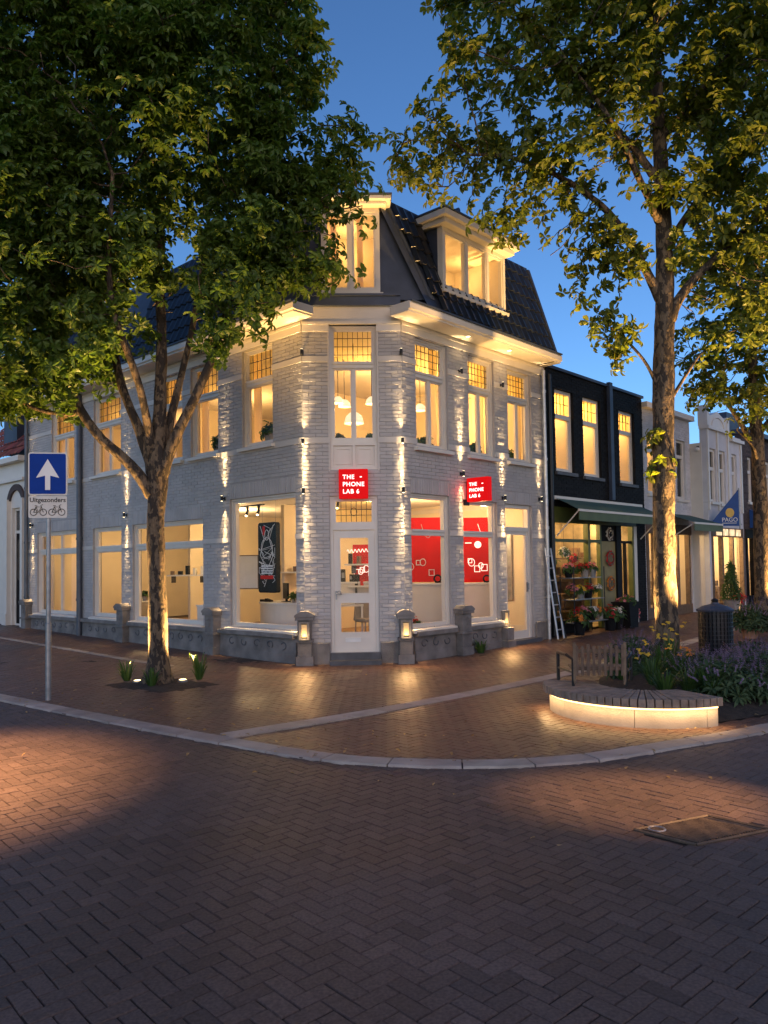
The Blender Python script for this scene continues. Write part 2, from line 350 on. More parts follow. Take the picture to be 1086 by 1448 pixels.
def pavermat(name, c1, c2, c3, ra=.50, rb=.72, spec=.24):
    m, t, b = nt(name); N, Lk = t.nodes, t.links
    g = N.new('ShaderNodeNewGeometry'); tc = N.new('ShaderNodeTexCoord')
    cr = N.new('ShaderNodeValToRGB'); e = cr.color_ramp.elements
    e[0].color = (*[q * .88 for q in c1], 1); e[1].color = (*[q * 1.06 for q in c3], 1); x = e.new(.16); x.color = (*[(p_ + q) / 2 for p_, q in zip(c1, c2)], 1); x = e.new(.86); x.color = (*[q * 1.06 for q in c2], 1)
    Lk.new(g.outputs['Random Per Island'], cr.inputs[0])
    n1 = N.new('ShaderNodeTexNoise'); n1.inputs['Scale'].default_value = .45; n1.inputs['Detail'].default_value = 5; Lk.new(tc.outputs['Object'], n1.inputs['Vector'])
    n2 = N.new('ShaderNodeTexNoise'); n2.inputs['Scale'].default_value = 70; n2.inputs['Detail'].default_value = 6; Lk.new(tc.outputs['Object'], n2.inputs['Vector'])
    r1 = N.new('ShaderNodeMapRange'); r1.inputs[1].default_value = .3; r1.inputs[2].default_value = .7; r1.inputs[3].default_value = .66; r1.inputs[4].default_value = 1.28; Lk.new(n1.outputs['Fac'], r1.inputs[0])
    r2 = N.new('ShaderNodeMapRange'); r2.inputs[1].default_value = .3; r2.inputs[2].default_value = .7; r2.inputs[3].default_value = .7; r2.inputs[4].default_value = 1.3; Lk.new(n2.outputs['Fac'], r2.inputs[0])
    mu = N.new('ShaderNodeMath'); mu.operation = 'MULTIPLY'; Lk.new(r1.outputs[0], mu.inputs[0]); Lk.new(r2.outputs[0], mu.inputs[1])
    mx = N.new('ShaderNodeMix'); mx.data_type = 'RGBA'; mx.blend_type = 'MULTIPLY'; mx.inputs[0].default_value = 1; Lk.new(cr.outputs[0], mx.inputs[6]); Lk.new(mu.outputs[0], mx.inputs[7])
    Lk.new(mx.outputs[2], b.inputs['Base Color'])
    rr = N.new('ShaderNodeMapRange'); rr.inputs[1].default_value = .3; rr.inputs[2].default_value = .7; rr.inputs[3].default_value = ra; rr.inputs[4].default_value = rb; Lk.new(n1.outputs['Fac'], rr.inputs[0]); Lk.new(rr.outputs[0], b.inputs['Roughness'])
    b.inputs['Specular IOR Level'].default_value = spec
    n3 = N.new('ShaderNodeTexNoise'); n3.inputs['Scale'].default_value = 28; n3.inputs['Detail'].default_value = 7; Lk.new(tc.outputs['Object'], n3.inputs['Vector'])
    bp = N.new('ShaderNodeBump'); bp.inputs['Strength'].default_value = .22; bp.inputs['Distance'].default_value = .008; Lk.new(n3.outputs['Fac'], bp.inputs['Height']); Lk.new(bp.outputs[0], b.inputs['Normal'])
    return m
M['road_brick'] = pavermat('road_brick', (.098, .070, .058), (.114, .080, .066), (.130, .091, .075))
M['pave_brick'] = pavermat('pave_brick', (.100, .058, .040), (.122, .069, .047), (.148, .083, .056), .40, .62, .34)
M['joint'] = mat('joint', (.022, .0165, .014), .95, .2, 1.1, .3, 100, col2=(.060, .046, .034))
M['kerbstone'] = mat('kerbstone', (.37, .305, .25), .7, .25, 3, .5, 60, island=.16)
M['far_ground'] = mat('far_ground', (.075, .052, .040), .7, .3, 3, .3, 30)

BED = np.array([(-4.22, 11.55), (-3.09, 10.78), (-2.40, 11.45), (-3.46, 12.32)])          # square of soil round the left tree
GARDEN = np.array([(3.30, 8.15), (3.9, 8.45), (4.7, 8.95), (6.2, 10.2), (7.3, 11.6), (6.7, 13.3), (5.2, 13.5), (4.0, 13.2), (3.1, 11.4), (2.7, 9.9), (2.6, 9.3), (2.9, 8.5)])
def inside(P, X, Y):
    r = np.zeros(len(X), bool); j = len(P) - 1
    for i in range(len(P)):
        c = ((P[i, 1] > Y) != (P[j, 1] > Y)) & (X < (P[j, 0] - P[i, 0]) * (Y - P[i, 1]) / (P[j, 1] - P[i, 1] + 1e-12) + P[i, 0]); r ^= c; j = i
    return r
def in_building(X, Y):
    a = R_(47); rx = (X - C2[0]) * math.cos(a) + (Y - C2[1]) * math.sin(a); ry = (X - C2[0]) * -math.sin(a) + (Y - C2[1]) * math.cos(a)
    return (ry > .12) & (Y > 13.75) & (rx > -1.1)
MANHOLE = np.array([(1.57, 5.03), (2.14, 5.28), (2.42, 4.99), (1.85, 4.75)])
# road of dark klinkers
x, y, a = herring((-11, 11), (.6, 14), .09, R_(42), 1)
k = (y < kerb_y(x) + .05) & (np.abs(x) < .62 * y + 3.2) & ~inside(MANHOLE, x, y)
struct(link(bricks_mesh('road', x[k], y[k], a[k], .18, .09, ROAD_Z, 2), 'road', M['road_brick']))
MB().poly([(-40, -20, ROAD_Z - .012), (60, -20, ROAD_Z - .012), (60, 40, ROAD_Z - .012), (-40, 40, ROAD_Z - .012)])
g = MB()
gx = np.linspace(-42, 60, 60); gy = np.concatenate([np.linspace(-12, 14.5, 12), np.linspace(15.5, 95, 30)])
g.grid([[(X, Y, ROAD_Z - .0085 + (gz(Y) if Y > 14.5 else 0)) for X in gx] for Y in gy]); struct(g.build('ground', M['joint'], fix=False))
# pavement of brown klinkers
x, y, a = herring((-14, 17), (6.3, 27), .09, R_(45), 3)
k = (y > kerb_y(x) + .10) & (np.abs(x) < .60 * y + 1.5) & ~inside(BED, x, y) & ~inside(GARDEN, x, y) & ~in_building(x, y)
me = bricks_mesh('pavement', x[k], y[k], a[k], .18, .09, 0, 4)
v = np.zeros(len(me.vertices) * 3, np.float32); me.vertices.foreach_get('co', v); v = v.reshape(-1, 3); v[:, 2] += .022 * np.maximum(0, v[:, 1] - 14.5); me.vertices.foreach_set('co', v.ravel())
struct(link(me, 'pavement', M['pave_brick']))
# bedding sheet below the pavement bricks
b = MB(); cols = KC[(KC[:, 0] > -30) & (KC[:, 0] < 26)][::3]
ts = np.concatenate([np.linspace(0, 1, 25)])
b.grid([[(cx_, cy_ + .15 + (95 - cy_) * t ** 1.6, -.0085 + gz(cy_ + .15 + (95 - cy_) * t ** 1.6)) for cx_, cy_ in cols] for t in ts]); struct(b.build('pavement_bedding', M['joint'], fix=False))
# far street surface
fs = MB(); fy = np.linspace(24.5, 95, 20)
fs.grid([[(X, Y, gz(Y) - .004) for X in np.linspace(-2, 60, 20)] for Y in fy]); struct(fs.build('street', M['far_ground'], fix=False))
# kerb stones along the curve, one band
seg = np.r_[0, np.cumsum(np.hypot(*np.diff(KC, axis=0).T))]
s0 = np.interp(-16, KC[:, 0], seg); s1 = np.interp(13, KC[:, 0], seg); kb = MB(); s = s0
def kpt(s_, off):
    p = np.array([np.interp(s_, seg, KC[:, 0]), np.interp(s_, seg, KC[:, 1])]); q = np.array([np.interp(s_ + .05, seg, KC[:, 0]), np.interp(s_ + .05, seg, KC[:, 1])]) - p
    q /= np.hypot(*q); return p + np.array([-q[1], q[0]]) * off
while s < s1:
    ln = .62 + random.uniform(-.03, .03); z = .008 + random.uniform(-.003, .003); e = s + ln - .014
    for aa, bb in ((s, (s + e) / 2), ((s + e) / 2, e)): pass
    n = len(kb.v); pts = []
    for off, zz in ((-.015, -.06), (0, z - .01), (.012, z), (.232, z), (.242, z - .01)):
        for q in (s, s + (e - s) * .5, e): pts.append((*kpt(q, off), zz + gz(kpt(q, off)[1])))
    kb.v += pts
    for i in range(4):
        for q in range(2): kb.f.append((n + i * 3 + q, n + i * 3 + q + 1, n + (i + 1) * 3 + q + 1, n + (i + 1) * 3 + q))
    kb.f.append((n, n + 3, n + 6, n + 9, n + 12)); kb.f.append((n + 14, n + 11, n + 8, n + 5, n + 2))
    s += ln
struct(kb.build('kerb', M['kerbstone'], fix=False))
# pale stone strips set in the pavement
def strip(path, wd, ln):
    m_ = MB(); P = catmull(path, 30); sg = np.r_[0, np.cumsum(np.hypot(*np.diff(P, axis=0).T))]; s_ = 0
    while s_ + ln < sg[-1]:
        q = [np.array([np.interp(t, sg, P[:, 0]), np.interp(t, sg, P[:, 1])]) for t in (s_ + .005, s_ + ln - .005)]; d = q[1] - q[0]; d /= np.hypot(*d); nn = np.array([-d[1], d[0]]) * wd / 2
        z = .011 + random.uniform(-.002, .002)
        m_.prism([tuple(q[0] - nn), tuple(q[1] - nn), tuple(q[1] + nn), tuple(q[0] + nn)], -.03 + gz(q[0][1]), z + gz(q[0][1])); s_ += ln
    return m_
struct(strip([(-1.63, 7.93), (.11, 9.36), (2.33, 11.55), (5.0, 14.6), (8.5, 18.8)], .26, .5).build('paving_strip', M['kerbstone']))
struct(strip([(-12.5, 21.9), (-9.3, 18.9), (-4.46, 14.35), (-3.5, 13.45)], .12, .4).build('paving_strip', M['kerbstone']))
# soil
def soil(name, P, z, h, edge):
    cx_, cy_ = P.mean(0); m_ = MB(); rings = []
    per = []
    for i in range(len(P)):
        for t in np.linspace(0, 1, 8, endpoint=False): per.append(P[i] * (1 - t) + P[(i + 1) % len(P)] * t)
    for f in np.linspace(1, .05, 9):
        rings.append([(cx_ + (p[0] - cx_) * f, cy_ + (p[1] - cy_) * f, z + h * (1 - f ** 3) + (0 if f == 1 else .02 * noise.noise((p[0] * f * 3, p[1] * f * 3, 2)))) for p in per] )
        rings[-1].append(rings[-1][0])
    m_.grid(rings); return struct(m_.build(name, M['soil'], smooth=True))
soil('soil', BED, -.004, .03, 0); soil('soil', GARDEN, .006, .22, 0)

# ------------------------------------------------------------------ brick facades
def facade_bricks(x0, x1, z0, z1, holes, h=.0655, L=.225, seed=0, prot=.006, soldier=()):
    rng = np.random.RandomState(seed); V = []; F = []
    def add(a, b, c, d):
        if b - a < .02 or d - c < .02: return
        p = rng.normal(.0090, prot * .30); t1, t2 = rng.normal(0, .0012, 2); e = .0035; n = len(V); mj = .0028
        a += mj + abs(rng.normal(0, .0014)); b -= mj + abs(rng.normal(0, .0014)); c += mj + rng.normal(0, .001); d -= mj + rng.normal(0, .001)
        V.extend([(a + e, -p - t1, c + e), (b - e, -p + t1, c + e), (b - e, -p + t1 + t2, d - e), (a + e, -p - t1 + t2, d - e), (a, .004, c), (b, .004, c), (b, .004, d), (a, .004, d)])
        F.extend([(n, n + 1, n + 2, n + 3), (n + 4, n + 5, n + 1, n), (n + 5, n + 6, n + 2, n + 1), (n + 6, n + 7, n + 3, n + 2), (n + 7, n + 4, n, n + 3)])
    r = 0; z = z0
    while z < z1 - .02:
        zt = min(z + h, z1); zc = (z + zt) / 2
        cuts = [(hx0, hx1) for hx0, hx1, hz0, hz1 in list(holes) + list(soldier) if hz0 < zc < hz1]
        iv = [(x0, x1)]
        for c0, c1 in cuts:
            nv = []
            for a, b in iv:
                if c1 <= a or c0 >= b: nv.append((a, b)); continue
                if c0 > a: nv.append((a, c0))
                if c1 < b: nv.append((c1, b))
            iv = nv
        off = (0 if r % 2 else L / 2)
        for a, b in iv:
            k = math.floor((a - off) / L); xa = a
            while xa < b - .001:
                xb = min(b, off + (k + 1) * L)
                if r % 2 and xb - xa > L * .9 and rng.rand() < .0: pass
                add(xa, xb, z, zt); xa = xb; k += 1
        z += h; r += 1
    for sx0, sx1, sz0, sz1 in soldier:
        n = max(1, round((sx1 - sx0) / .066)); wdt = (sx1 - sx0) / n
        for i in range(n): add(sx0 + i * wdt, sx0 + (i + 1) * wdt, sz0, sz1)
    return V, F
def wall_cells(x0, x1, z0, z1, holes, t=.22, front=0.0):
    xs = sorted({x0, x1, *[h[0] for h in holes], *[h[1] for h in holes]}); zs = sorted({z0, z1, *[h[2] for h in holes], *[h[3] for h in holes]})
    xs = [v for v in xs if x0 <= v <= x1]; zs = [v for v in zs if z0 <= v <= z1]; m_ = MB()
    solid = lambda i, j: 0 <= i < len(xs) - 1 and 0 <= j < len(zs) - 1 and not any(h[0] <= (xs[i] + xs[i + 1]) / 2 <= h[1] and h[2] <= (zs[j] + zs[j + 1]) / 2 <= h[3] for h in holes)
    for i in range(len(xs) - 1):
        for j in range(len(zs) - 1):
            if not solid(i, j): continue
            a, b, c, d = xs[i], xs[i + 1], zs[j], zs[j + 1]; f, k = front, t
            m_.poly([(a, f, c), (b, f, c), (b, f, d), (a, f, d)]); m_.poly([(b, k, c), (a, k, c), (a, k, d), (b, k, d)])
            if not solid(i - 1, j): m_.poly([(a, k, c), (a, f, c), (a, f, d), (a, k, d)])
            if not solid(i + 1, j): m_.poly([(b, f, c), (b, k, c), (b, k, d), (b, f, d)])
            if not solid(i, j - 1): m_.poly([(a, k, c), (b, k, c), (b, f, c), (a, f, c)])
            if not solid(i, j + 1): m_.poly([(a, f, d), (b, f, d), (b, k, d), (a, k, d)])
    return m_
def face_obj(mb, name, m, parent, face, org=None, **k):
    o, a = FACE[face]; org = C1 if org is None else org
    return mb.build(name, m, parent, (o[0] - org[0], o[1] - org[1], 0), R_(a), **k)

def build_pieces(mb, name, m, face, **k):      # every separate box of the builder becomes a part of its own
    for i in range(0, len(mb.v), 8):
        q = MB(); q.v = mb.v[i:i + 8]; q.f = [tuple(x_ - i for x_ in f) for f in mb.f if i <= f[0] < i + 8]; face_obj(q, name, m, BL, face, **k)
def frame_rect(m_, x0, x1, z0, z1, t, y0, y1, bottom=None):
    bt = t if bottom is None else bottom
    m_.box(x0, x0 + t, y0, y1, z0, z1); m_.box(x1 - t, x1, y0, y1, z0, z1)
    m_.box(x0 + t, x1 - t, y0, y1, z1 - t, z1); m_.box(x0 + t, x1 - t, y0, y1, z0, z0 + bt)
def window(parent, face, x0, x1, z0, z1, trans=None, mull=(), lead=False, sill=True, org=None, fr=.064, mat_f='white_paint', pane='glass', deep=.07, lead_n=(8, 3), sash=True, lowmull=None):
    """timber window filling an opening: outer frame, transom, mullions, sashes; panes, leading and sill as sub-parts"""
    m_ = MB(); y0, y1 = deep, deep + .085
    frame_rect(m_, x0, x1, z0, z1, fr, y0, y1)
    m_.box(x0 - .0, x0 + fr * .45, y0 - .03, y0, z0, z1); m_.box(x1 - fr * .45, x1, y0 - .03, y0, z0, z1); m_.box(x0 + fr * .45, x1 - fr * .45, y0 - .03, y0, z1 - fr * .45, z1)
    zs = [(z0 + fr, z1 - fr)]
    if trans:
        m_.box(x0 + fr, x1 - fr, y0 - .012, y1, trans - .05, trans + .05); m_.box(x0 + fr, x1 - fr, y0 - .035, y0 - .012, trans + .02, trans + .06)
        zs = [(z0 + fr, trans - .05), (trans + .05, z1 - fr)]
    xs = [x0 + fr] + [mm for mm in mull] + [x1 - fr]
    panes = MB(); up = MB(); ld = MB()
    for iz, (za, zb) in enumerate(zs):
        upper = trans and iz == 1
        cols = [x0 + fr, x1 - fr] if (upper and lowmull is None) else xs
        for i in range(len(cols) - 1):
            a = cols[i] + (.018 if i else 0); b = cols[i + 1] - (.018 if i < len(cols) - 2 else 0)
            if i < len(cols) - 2: m_.box(cols[i + 1] - .018, cols[i + 1] + .018, y0 + .004, y1 - .004, za, zb)
            if sash: frame_rect(m_, a, b, za, zb, .028, y0 + .018, y1 - .012)
            s_ = .028 if sash else 0
            tgt = up if upper else panes
            tgt.box(a + s_ - .004, b - s_ + .004, y0 + .045, y0 + .051, za + s_ - .004, zb - s_ + .004)
            if upper and lead:
                nx, nz = lead_n
                for q in range(1, nx): xx = a + (b - a) * q / nx; ld.box(xx - .0045, xx + .0045, y0 + .034, y0 + .044, za + s_, zb - s_)
                for q in range(1, nz): zz = za + (zb - za) * q / nz; ld.box(a + s_, b - s_, y0 + .030, y0 + .034, zz - .006, zz + .006)
    wo = face_obj(m_, 'window', M[mat_f], parent, face, org)
    panes.build('pane', M[pane], wo)
    if up.v: up.build('pane', M['glass_amber'] if lead else M[pane], wo)
    if ld.v: ld.build('leading', M['leading'], wo)
    if sill:
        s_ = MB(); s_.prism([(-.10, z0 - .075), (-.10, z0 - .012), (y0 + .02, z0 + .012), (y0 + .02, z0 - .075)], x0 - .07, x1 + .07, 'x'); s_.build('sill', M['white_paint'], wo, bevel=.006)
    return wo

BL = thing('corner_building', 'large white painted brick corner building with dark tiled mansard roof and lit windows', 'building', (*C1, 0))
Lw = dict(up=[(-1.74, -.83), (-3.50, -2.54), (-4.74, -3.82), (-7.71, -6.40), (-10.05, -8.75)], gf=[(-2.17, -.215, .57, 3.03), (-5.87, -3.09, .55, 2.71), (-7.76, -6.38, .58, 2.71), (-10.93, -8.61, .57, 2.72)])
Lholes = [(a, b, 3.98, 5.86) for a, b in Lw['up']] + Lw['gf']
Rholes = [(.385, 1.31, 3.84, 5.84), (1.97, 2.83, 3.84, 5.82), (3.32, 4.21, 3.84, 5.80), (.20, 1.30, .57, 2.99), (1.72, 2.85, .57, 2.95), (3.15, 4.15, .10, 2.94)]
Choles = [(.455, 1.295, .20, 2.95), (.475, 1.315, 3.40, 5.98)]
LX0, RX1 = -11.7, 4.72
TOP = 6.30
for face, x0, x1, holes in (('L', LX0, 0, Lholes), ('C', 0, 1.75, Choles), ('R', 0, RX1, Rholes)):
    sold = []
    if face == 'L': sold = [(-2.17, -.215, 3.03, 3.32), (-5.87, -3.09, 2.71, 2.98), (-7.76, -6.38, 2.71, 2.98), (-10.93, -8.61, 2.72, 2.99)]
    if face == 'R': sold = [(.20, 1.30, 2.99, 3.26), (1.72, 2.85, 2.95, 3.22), (3.15, 4.15, 2.94, 3.2)]
    wo = face_obj(wall_cells(x0, x1, -.2, TOP, holes), 'wall', M['mortar_paint'], BL, face)
    V, F = facade_bricks(x0, x1, .38 if face == 'C' else .40, 5.90, [(h[0], h[1], h[2], h[3]) for h in holes], seed=hash(face) % 97 if False else {'L': 1, 'C': 2, 'R': 3}[face], soldier=sold)
    me = npmesh('brickwork', V, F); link(me, 'brickwork', M['brick_paint'], wo)
    # frieze below the cornice and string courses
    bd = MB()
    def band(za, zb, pr, skip=True):
        cuts = sorted([(h[0], h[1]) for h in holes if skip and h[2] < (za + zb) / 2 < h[3]]); xa = x0
        for c0, c1 in cuts + [(x1, x1)]:
            if c0 - xa > .02: bd.box(xa, c0, -pr, .0, za, zb)
            xa = c1
    band(5.32, 5.42, .022); band(3.875, 3.975, .022)
    if face == 'R': band(2.245, 2.33, .02); bd.box(4.16, RX1 + .02, -.03, 0, 2.2, 2.34) if False else None
    if face == 'L': band(2.2, 2.29, .02)
    build_pieces(bd, 'string_course', M['band_paint'], face)
    fz = MB(); band_z = 5.90
    cuts = sorted([(h[0], h[1]) for h in holes if h[3] > 5.92]); xa = x0
    for c0, c1 in cuts + [(x1, x1)]:
        if c0 - xa > .02: fz.box(xa, c0, -.03, 0, 5.86, 5.99)
        xa = c1
    fz.box(x0, x1, -.028, 0, 5.992, TOP); fz.box(x0, x1, -.045, -.028, 5.985, 6.03)
    face_obj(fz, 'frieze', M['white_paint'], BL, face)
# windows of the left front
for a, b in Lw['up']: window(BL, 'L', a, b, 3.98, 5.86, trans=5.20, mull=[(a + b) / 2] if b - a > 1.2 else (), lead=True, lead_n=(6, 3))
window(BL, 'L', *Lw['gf'][0], fr=.085, sash=False)
window(BL, 'L', *Lw['gf'][1], trans=2.2, mull=[-5.0], lowmull=1); window(BL, 'L', *Lw['gf'][2], trans=2.2); window(BL, 'L', *Lw['gf'][3], trans=2.2, mull=[-9.65], lowmull=1)
# right front
for i, h in enumerate(Rholes[:3]): window(BL, 'R', *h, trans=5.18, mull=[(h[0] + h[1]) / 2 + .02], lead=True, lead_n=(7, 4))
for h in Rholes[3:5]: window(BL, 'R', *h, trans=2.29, fr=.08, sash=False)
# side door on the right front
h = Rholes[5]; d = MB(); frame_rect(d, h[0], h[1], h[2], h[3], .075, .05, .15, .03); d.box(h[0] + .075, h[1] - .075, .045, .15, 2.38, 2.47)
do = face_obj(d, 'door', M['white_paint'], BL, 'R', label='tall glazed side door with a square fanlight')
d = MB(); frame_rect(d, h[0] + .075, h[1] - .075, h[2] + .03, 2.38, .07, .075, .13, .16); d.build('leaf', M['white_paint'], do)
d = MB(); d.box(h[0] + .14, h[1] - .14, .10, .106, h[2] + .18, 2.32); d.box(h[0] + .07, h[1] - .07, .10, .106, 2.46, h[3] - .07); d.build('pane', M['glass'], do)
d = MB(); d.tube([(h[1] - .12, .03, 1.15), (h[1] - .12, .03, 1.28)], .012); d.box(h[1] - .15, h[1] - .09, .06, .076, 1.1, 1.3); d.build('handle', M['steel'], do)
d = MB(); d.box(h[0] - .05, h[1] + .08, -.16, .05, -.05, .125); face_obj(d, 'doorstep', M['bluestone'], BL, 'R')
# main entrance in the chamfered corner
d = MB(); frame_rect(d, .455, 1.295, .2, 2.95, .055, .04, .14, .02); d.box(.51, 1.24, .03, .14, 2.34, 2.43)
do = face_obj(d, 'door', M['white_paint'], BL, 'C', label='cream entrance door with two glass panes and leaded fanlight')
d = MB(); x0, x1, z0, z1 = .512, 1.238, .222, 2.335
d.box(x0, x0 + .10, .06, .105, z0, z1); d.box(x1 - .10, x1, .06, .105, z0, z1); d.box(x0 + .10, x1 - .10, .06, .105, 2.215, z1); d.box(x0 + .10, x1 - .10, .06, .105, 1.07, 1.21); d.box(x0 + .10, x1 - .10, .06, .105, z0, .53)
for a, b in ((.53, 1.07), (1.21, 2.215)): frame_rect(d, x0 + .10, x1 - .10, a, b, .018, .05, .06)
d.build('leaf', M['white_paint'], do)
d = MB(); d.box(.60, 1.15, .083, .089, .52, 1.08); d.box(.60, 1.15, .083, .089, 1.2, 2.225); d.build('pane', M['glass'], do)
d = MB(); frame_rect(d, .51, 1.24, 2.43, 2.895, .05, .06, .12); d.build('fanlight', M['white_paint'], do)
d = MB(); d.box(.55, 1.2, .09, .096, 2.47, 2.855); d.build('pane', M['glass_amber'], do)
d = MB()
for q in range(1, 7): xx = .56 + .63 * q / 7; d.box(xx - .005, xx + .005, .08, .089, 2.48, 2.845)
for zz in (2.60, 2.70): d.box(.56, 1.19, .076, .08, zz - .005, zz + .005)
d.tube([(.875 + .055 * math.cos(t), .072, 2.66 + .07 * math.sin(t)) for t in np.linspace(0, 6.28, 13)], .006, 5); d.build('leading', M['leading'], do)
d = MB(); d.box(.535, .565, .045, .06, 1.12, 1.27); d.tube([(.55, .05, 1.22), (.55, .0, 1.22), (.62, -.005, 1.215), (.645, .01, 1.215)], .010); d.tube([(.60 + .03 * math.cos(t), -.004, 1.24 + .03 * math.sin(t)) for t in np.linspace(-1, 4, 10)], .007, 6); d.build('handle', M['steel'], do)
d = MB(); frame_rect(d, .70, .97, .37, .445, .012, .048, .06); d.box(.712, .958, .054, .06, .382, .433); d.build('letterbox', M['white_plastic'], do)
d = MB(); d.box(.43, 1.32, -.24, .04, -.05, .075); d.box(.44, 1.31, -.06, .05, .0752, .195); face_obj(d, 'doorstep', M['bluestone'], BL, 'C')
# corner upper window with panels below
wo = window(BL, 'C', .475, 1.315, 3.89, 5.97, trans=5.27, mull=[.895], lead=True, lead_n=(8, 4), sill=False, fr=.06)
d = MB(); frame_rect(d, .475, 1.315, 3.40, 3.89, .055, .03, .1); d.box(.87, .92, .03, .1, 3.455, 3.835); d.box(.53, 1.26, .07, .1, 3.455, 3.835)
frame_rect(d, .575, .835, 3.50, 3.79, .02, .055, .07); frame_rect(d, .955, 1.215, 3.50, 3.79, .02, .055, .07); d.build('apron_panel', M['white_paint'], wo)
d = MB(); frame_rect(d, .44, .475, 3.38, 5.99, .001, 0, .001); d = MB(); d.box(.445, .475, -.02, .1, 3.38, 6.0); d.box(1.315, 1.345, -.02, .1, 3.38, 6.0); d.box(.475, 1.315, -.02, .1, 5.98, 6.03); d.build('architrave', M['band_paint'], wo)
d = MB(); d.box(.455, 1.295, .005, .1, 2.952, 3.398); face_obj(d, 'lintel_panel', mat('lintel_panel', (.30, .27, .29), .6, .1, 4), BL, 'C')
# plinths, sills of stone, carved panels
def scroll(m_, x0, x1, z0, z1, y, rng):
    n = max(2, int((x1 - x0) / .32))
    for i in range(n):
        cx_ = x0 + (x1 - x0) * (i + .5) / n; cz = (z0 + z1) / 2; r = (z1 - z0) * .36; ph = rng.uniform(0, 6); tn = rng.uniform(4, 6)
        m_.tube([(cx_ + r * (1.2 - .5 * t) * math.cos(ph + t * tn), y, cz + r * (1 - .45 * t) * math.sin(ph + t * tn)) for t in np.linspace(0, 1, 12)], .013, 5)
rng = random.Random(4)
pl = MB(); sl = MB(); cv = MB()
for a, b in ((-2.45, -.19), (-5.95, -2.82), (-8.2, -6.33), (-11.2, -8.4)):
    pl.box(a, b, -.07, 0, -.15, .16); pl.box(a, b, -.055, 0, .16, .44); sl.box(a, b, -.13, .02, .442, .525); scroll(cv, a + .2, b - .15, .2, .41, -.056, rng)
    for xx in np.arange(a + .6, b - .2, .75): pl.box(xx, xx + .01, -.074, -.07, -.1, .155) if False else None
sx = face_obj(pl, 'plinth', M['stone'], BL, 'L'); sl.build('plinth_cap', M['stone'], sx, bevel=.008); cv.build('carving', M['bluestone'], sx, smooth=True)
pl = MB(); sl = MB(); cv = MB()
for a, b in ((.20, 1.36), (1.72, 2.86)):
    pl.box(a, b, -.07, 0, -.15, .16); pl.box(a, b, -.055, 0, .16, .44); sl.box(a, b, -.13, .02, .442, .525); scroll(cv, a + .08, b - .08, .2, .41, -.056, rng)
sx = face_obj(pl, 'plinth', M['stone'], BL, 'R'); sl.build('plinth_cap', M['stone'], sx, bevel=.008); cv.build('carving', M['bluestone'], sx, smooth=True)
pl = MB(); pl.box(.10, .43, -.05, 0, -.15, .37); pl.box(1.32, 1.66, -.05, 0, -.15, .37); build_pieces(pl, 'plinth', M['stone'], 'C', bevel=.01)
pl = MB(); pl.box(4.2, RX1 + .02, -.05, 0, -.1, .45); face_obj(pl, 'plinth', M['stone'], BL, 'R', bevel=.01)
def pier(face, x, tall=True, wd=.34):
    p = MB(); p.box(x - wd / 2, x + wd / 2, -.22, 0, -.1, .16); p.box(x - wd / 2 + .03, x + wd / 2 - .03, -.19, 0, .16, .42 if not tall else .78)
    if tall:
        p.box(x - wd / 2, x + wd / 2, -.22, 0, .40, .45); p.box(x - wd / 2 - .01, x + wd / 2 + .01, -.23, 0, .78, .83)
        p.prism([(x - wd / 2 - .02, .832), (x + wd / 2 + .02, .832), (x + wd / 2 + .02, .87), (x + wd * .25, .93), (x - wd * .25, .93), (x - wd / 2 - .02, .87)], -.24, -.004, 'y')
        p.tube([(x - .05, -.192, .68), (x, -.194, .72), (x + .05, -.192, .68), (x, -.194, .56)], .012, 5)
    face_obj(p, 'stone_pier', M['stone'], BL, face, bevel=.008)
for x_ in (-11.4, -6.14, -2.63): pier('L', x_)
pier('C', .0, wd=.30); pier('C', 1.75, wd=.28); pier('R', 1.54); pier('R', 3.0, tall=False, wd=.28)
# drain pipes
def drain(face, x, z0, z1, out=.09, r=.045, m_='pipe', name='drainpipe', parent=None):
    d = MB(); d.tube([(x, -out, z0), (x, -out, z1)], r, 12)
    for z in np.arange(z0 + .9, z1, 1.5): d.tube([(x, -out, z), (x, -out, z + .06)], r + .012, 12)
    return face_obj(d, name, M[m_], parent or BL, face, smooth=False)
drain('L', -8.31, .05, 6.2, r=.065); drain('L', -11.45, .05, 6.2, r=.05)
drain('R', 4.62, .05, 5.95, r=.04, m_='alu')
# cornice, gutter, roof
OV = .45
d = MB(); d.box(LX0 - .02, .30, -OV, -.03, 6.06, 6.09); d.prism([(-OV, 6.092), (-OV - .04, 6.105), (-OV - .04, 6.20), (-OV - .02, 6.232), (-.03, 6.232), (-.03, 6.092)], LX0 - .02, .34, 'x'); face_obj(d, 'cornice', M['white_paint'], BL, 'L')
d = MB(); d.box(-.30, RX1 + .03, -OV, -.03, 6.06, 6.09); d.prism([(-OV, 6.092), (-OV - .04, 6.105), (-OV - .04, 6.20), (-OV - .02, 6.232), (-.03, 6.232), (-.03, 6.092)], -.30, RX1 + .03, 'x'); face_obj(d, 'cornice', M['white_paint'], BL, 'R')
d = MB(); d.box(.0, 1.75, -.10, 0, 6.302, 6.46); d.box(.0, 1.75, -.14, 0, 6.462, 6.50); face_obj(d, 'gutter', M['lead'], BL, 'C')
d = MB(); d.box(-.26, RX1 + .03, -OV - .055, -OV + .1, 6.234, 6.262); face_obj(d, 'gutter', M['lead'], BL, 'R')
d = MB(); d.box(LX0, .3, -OV - .055, -OV + .1, 6.234, 6.262); face_obj(d, 'gutter', M['lead'], BL, 'L')
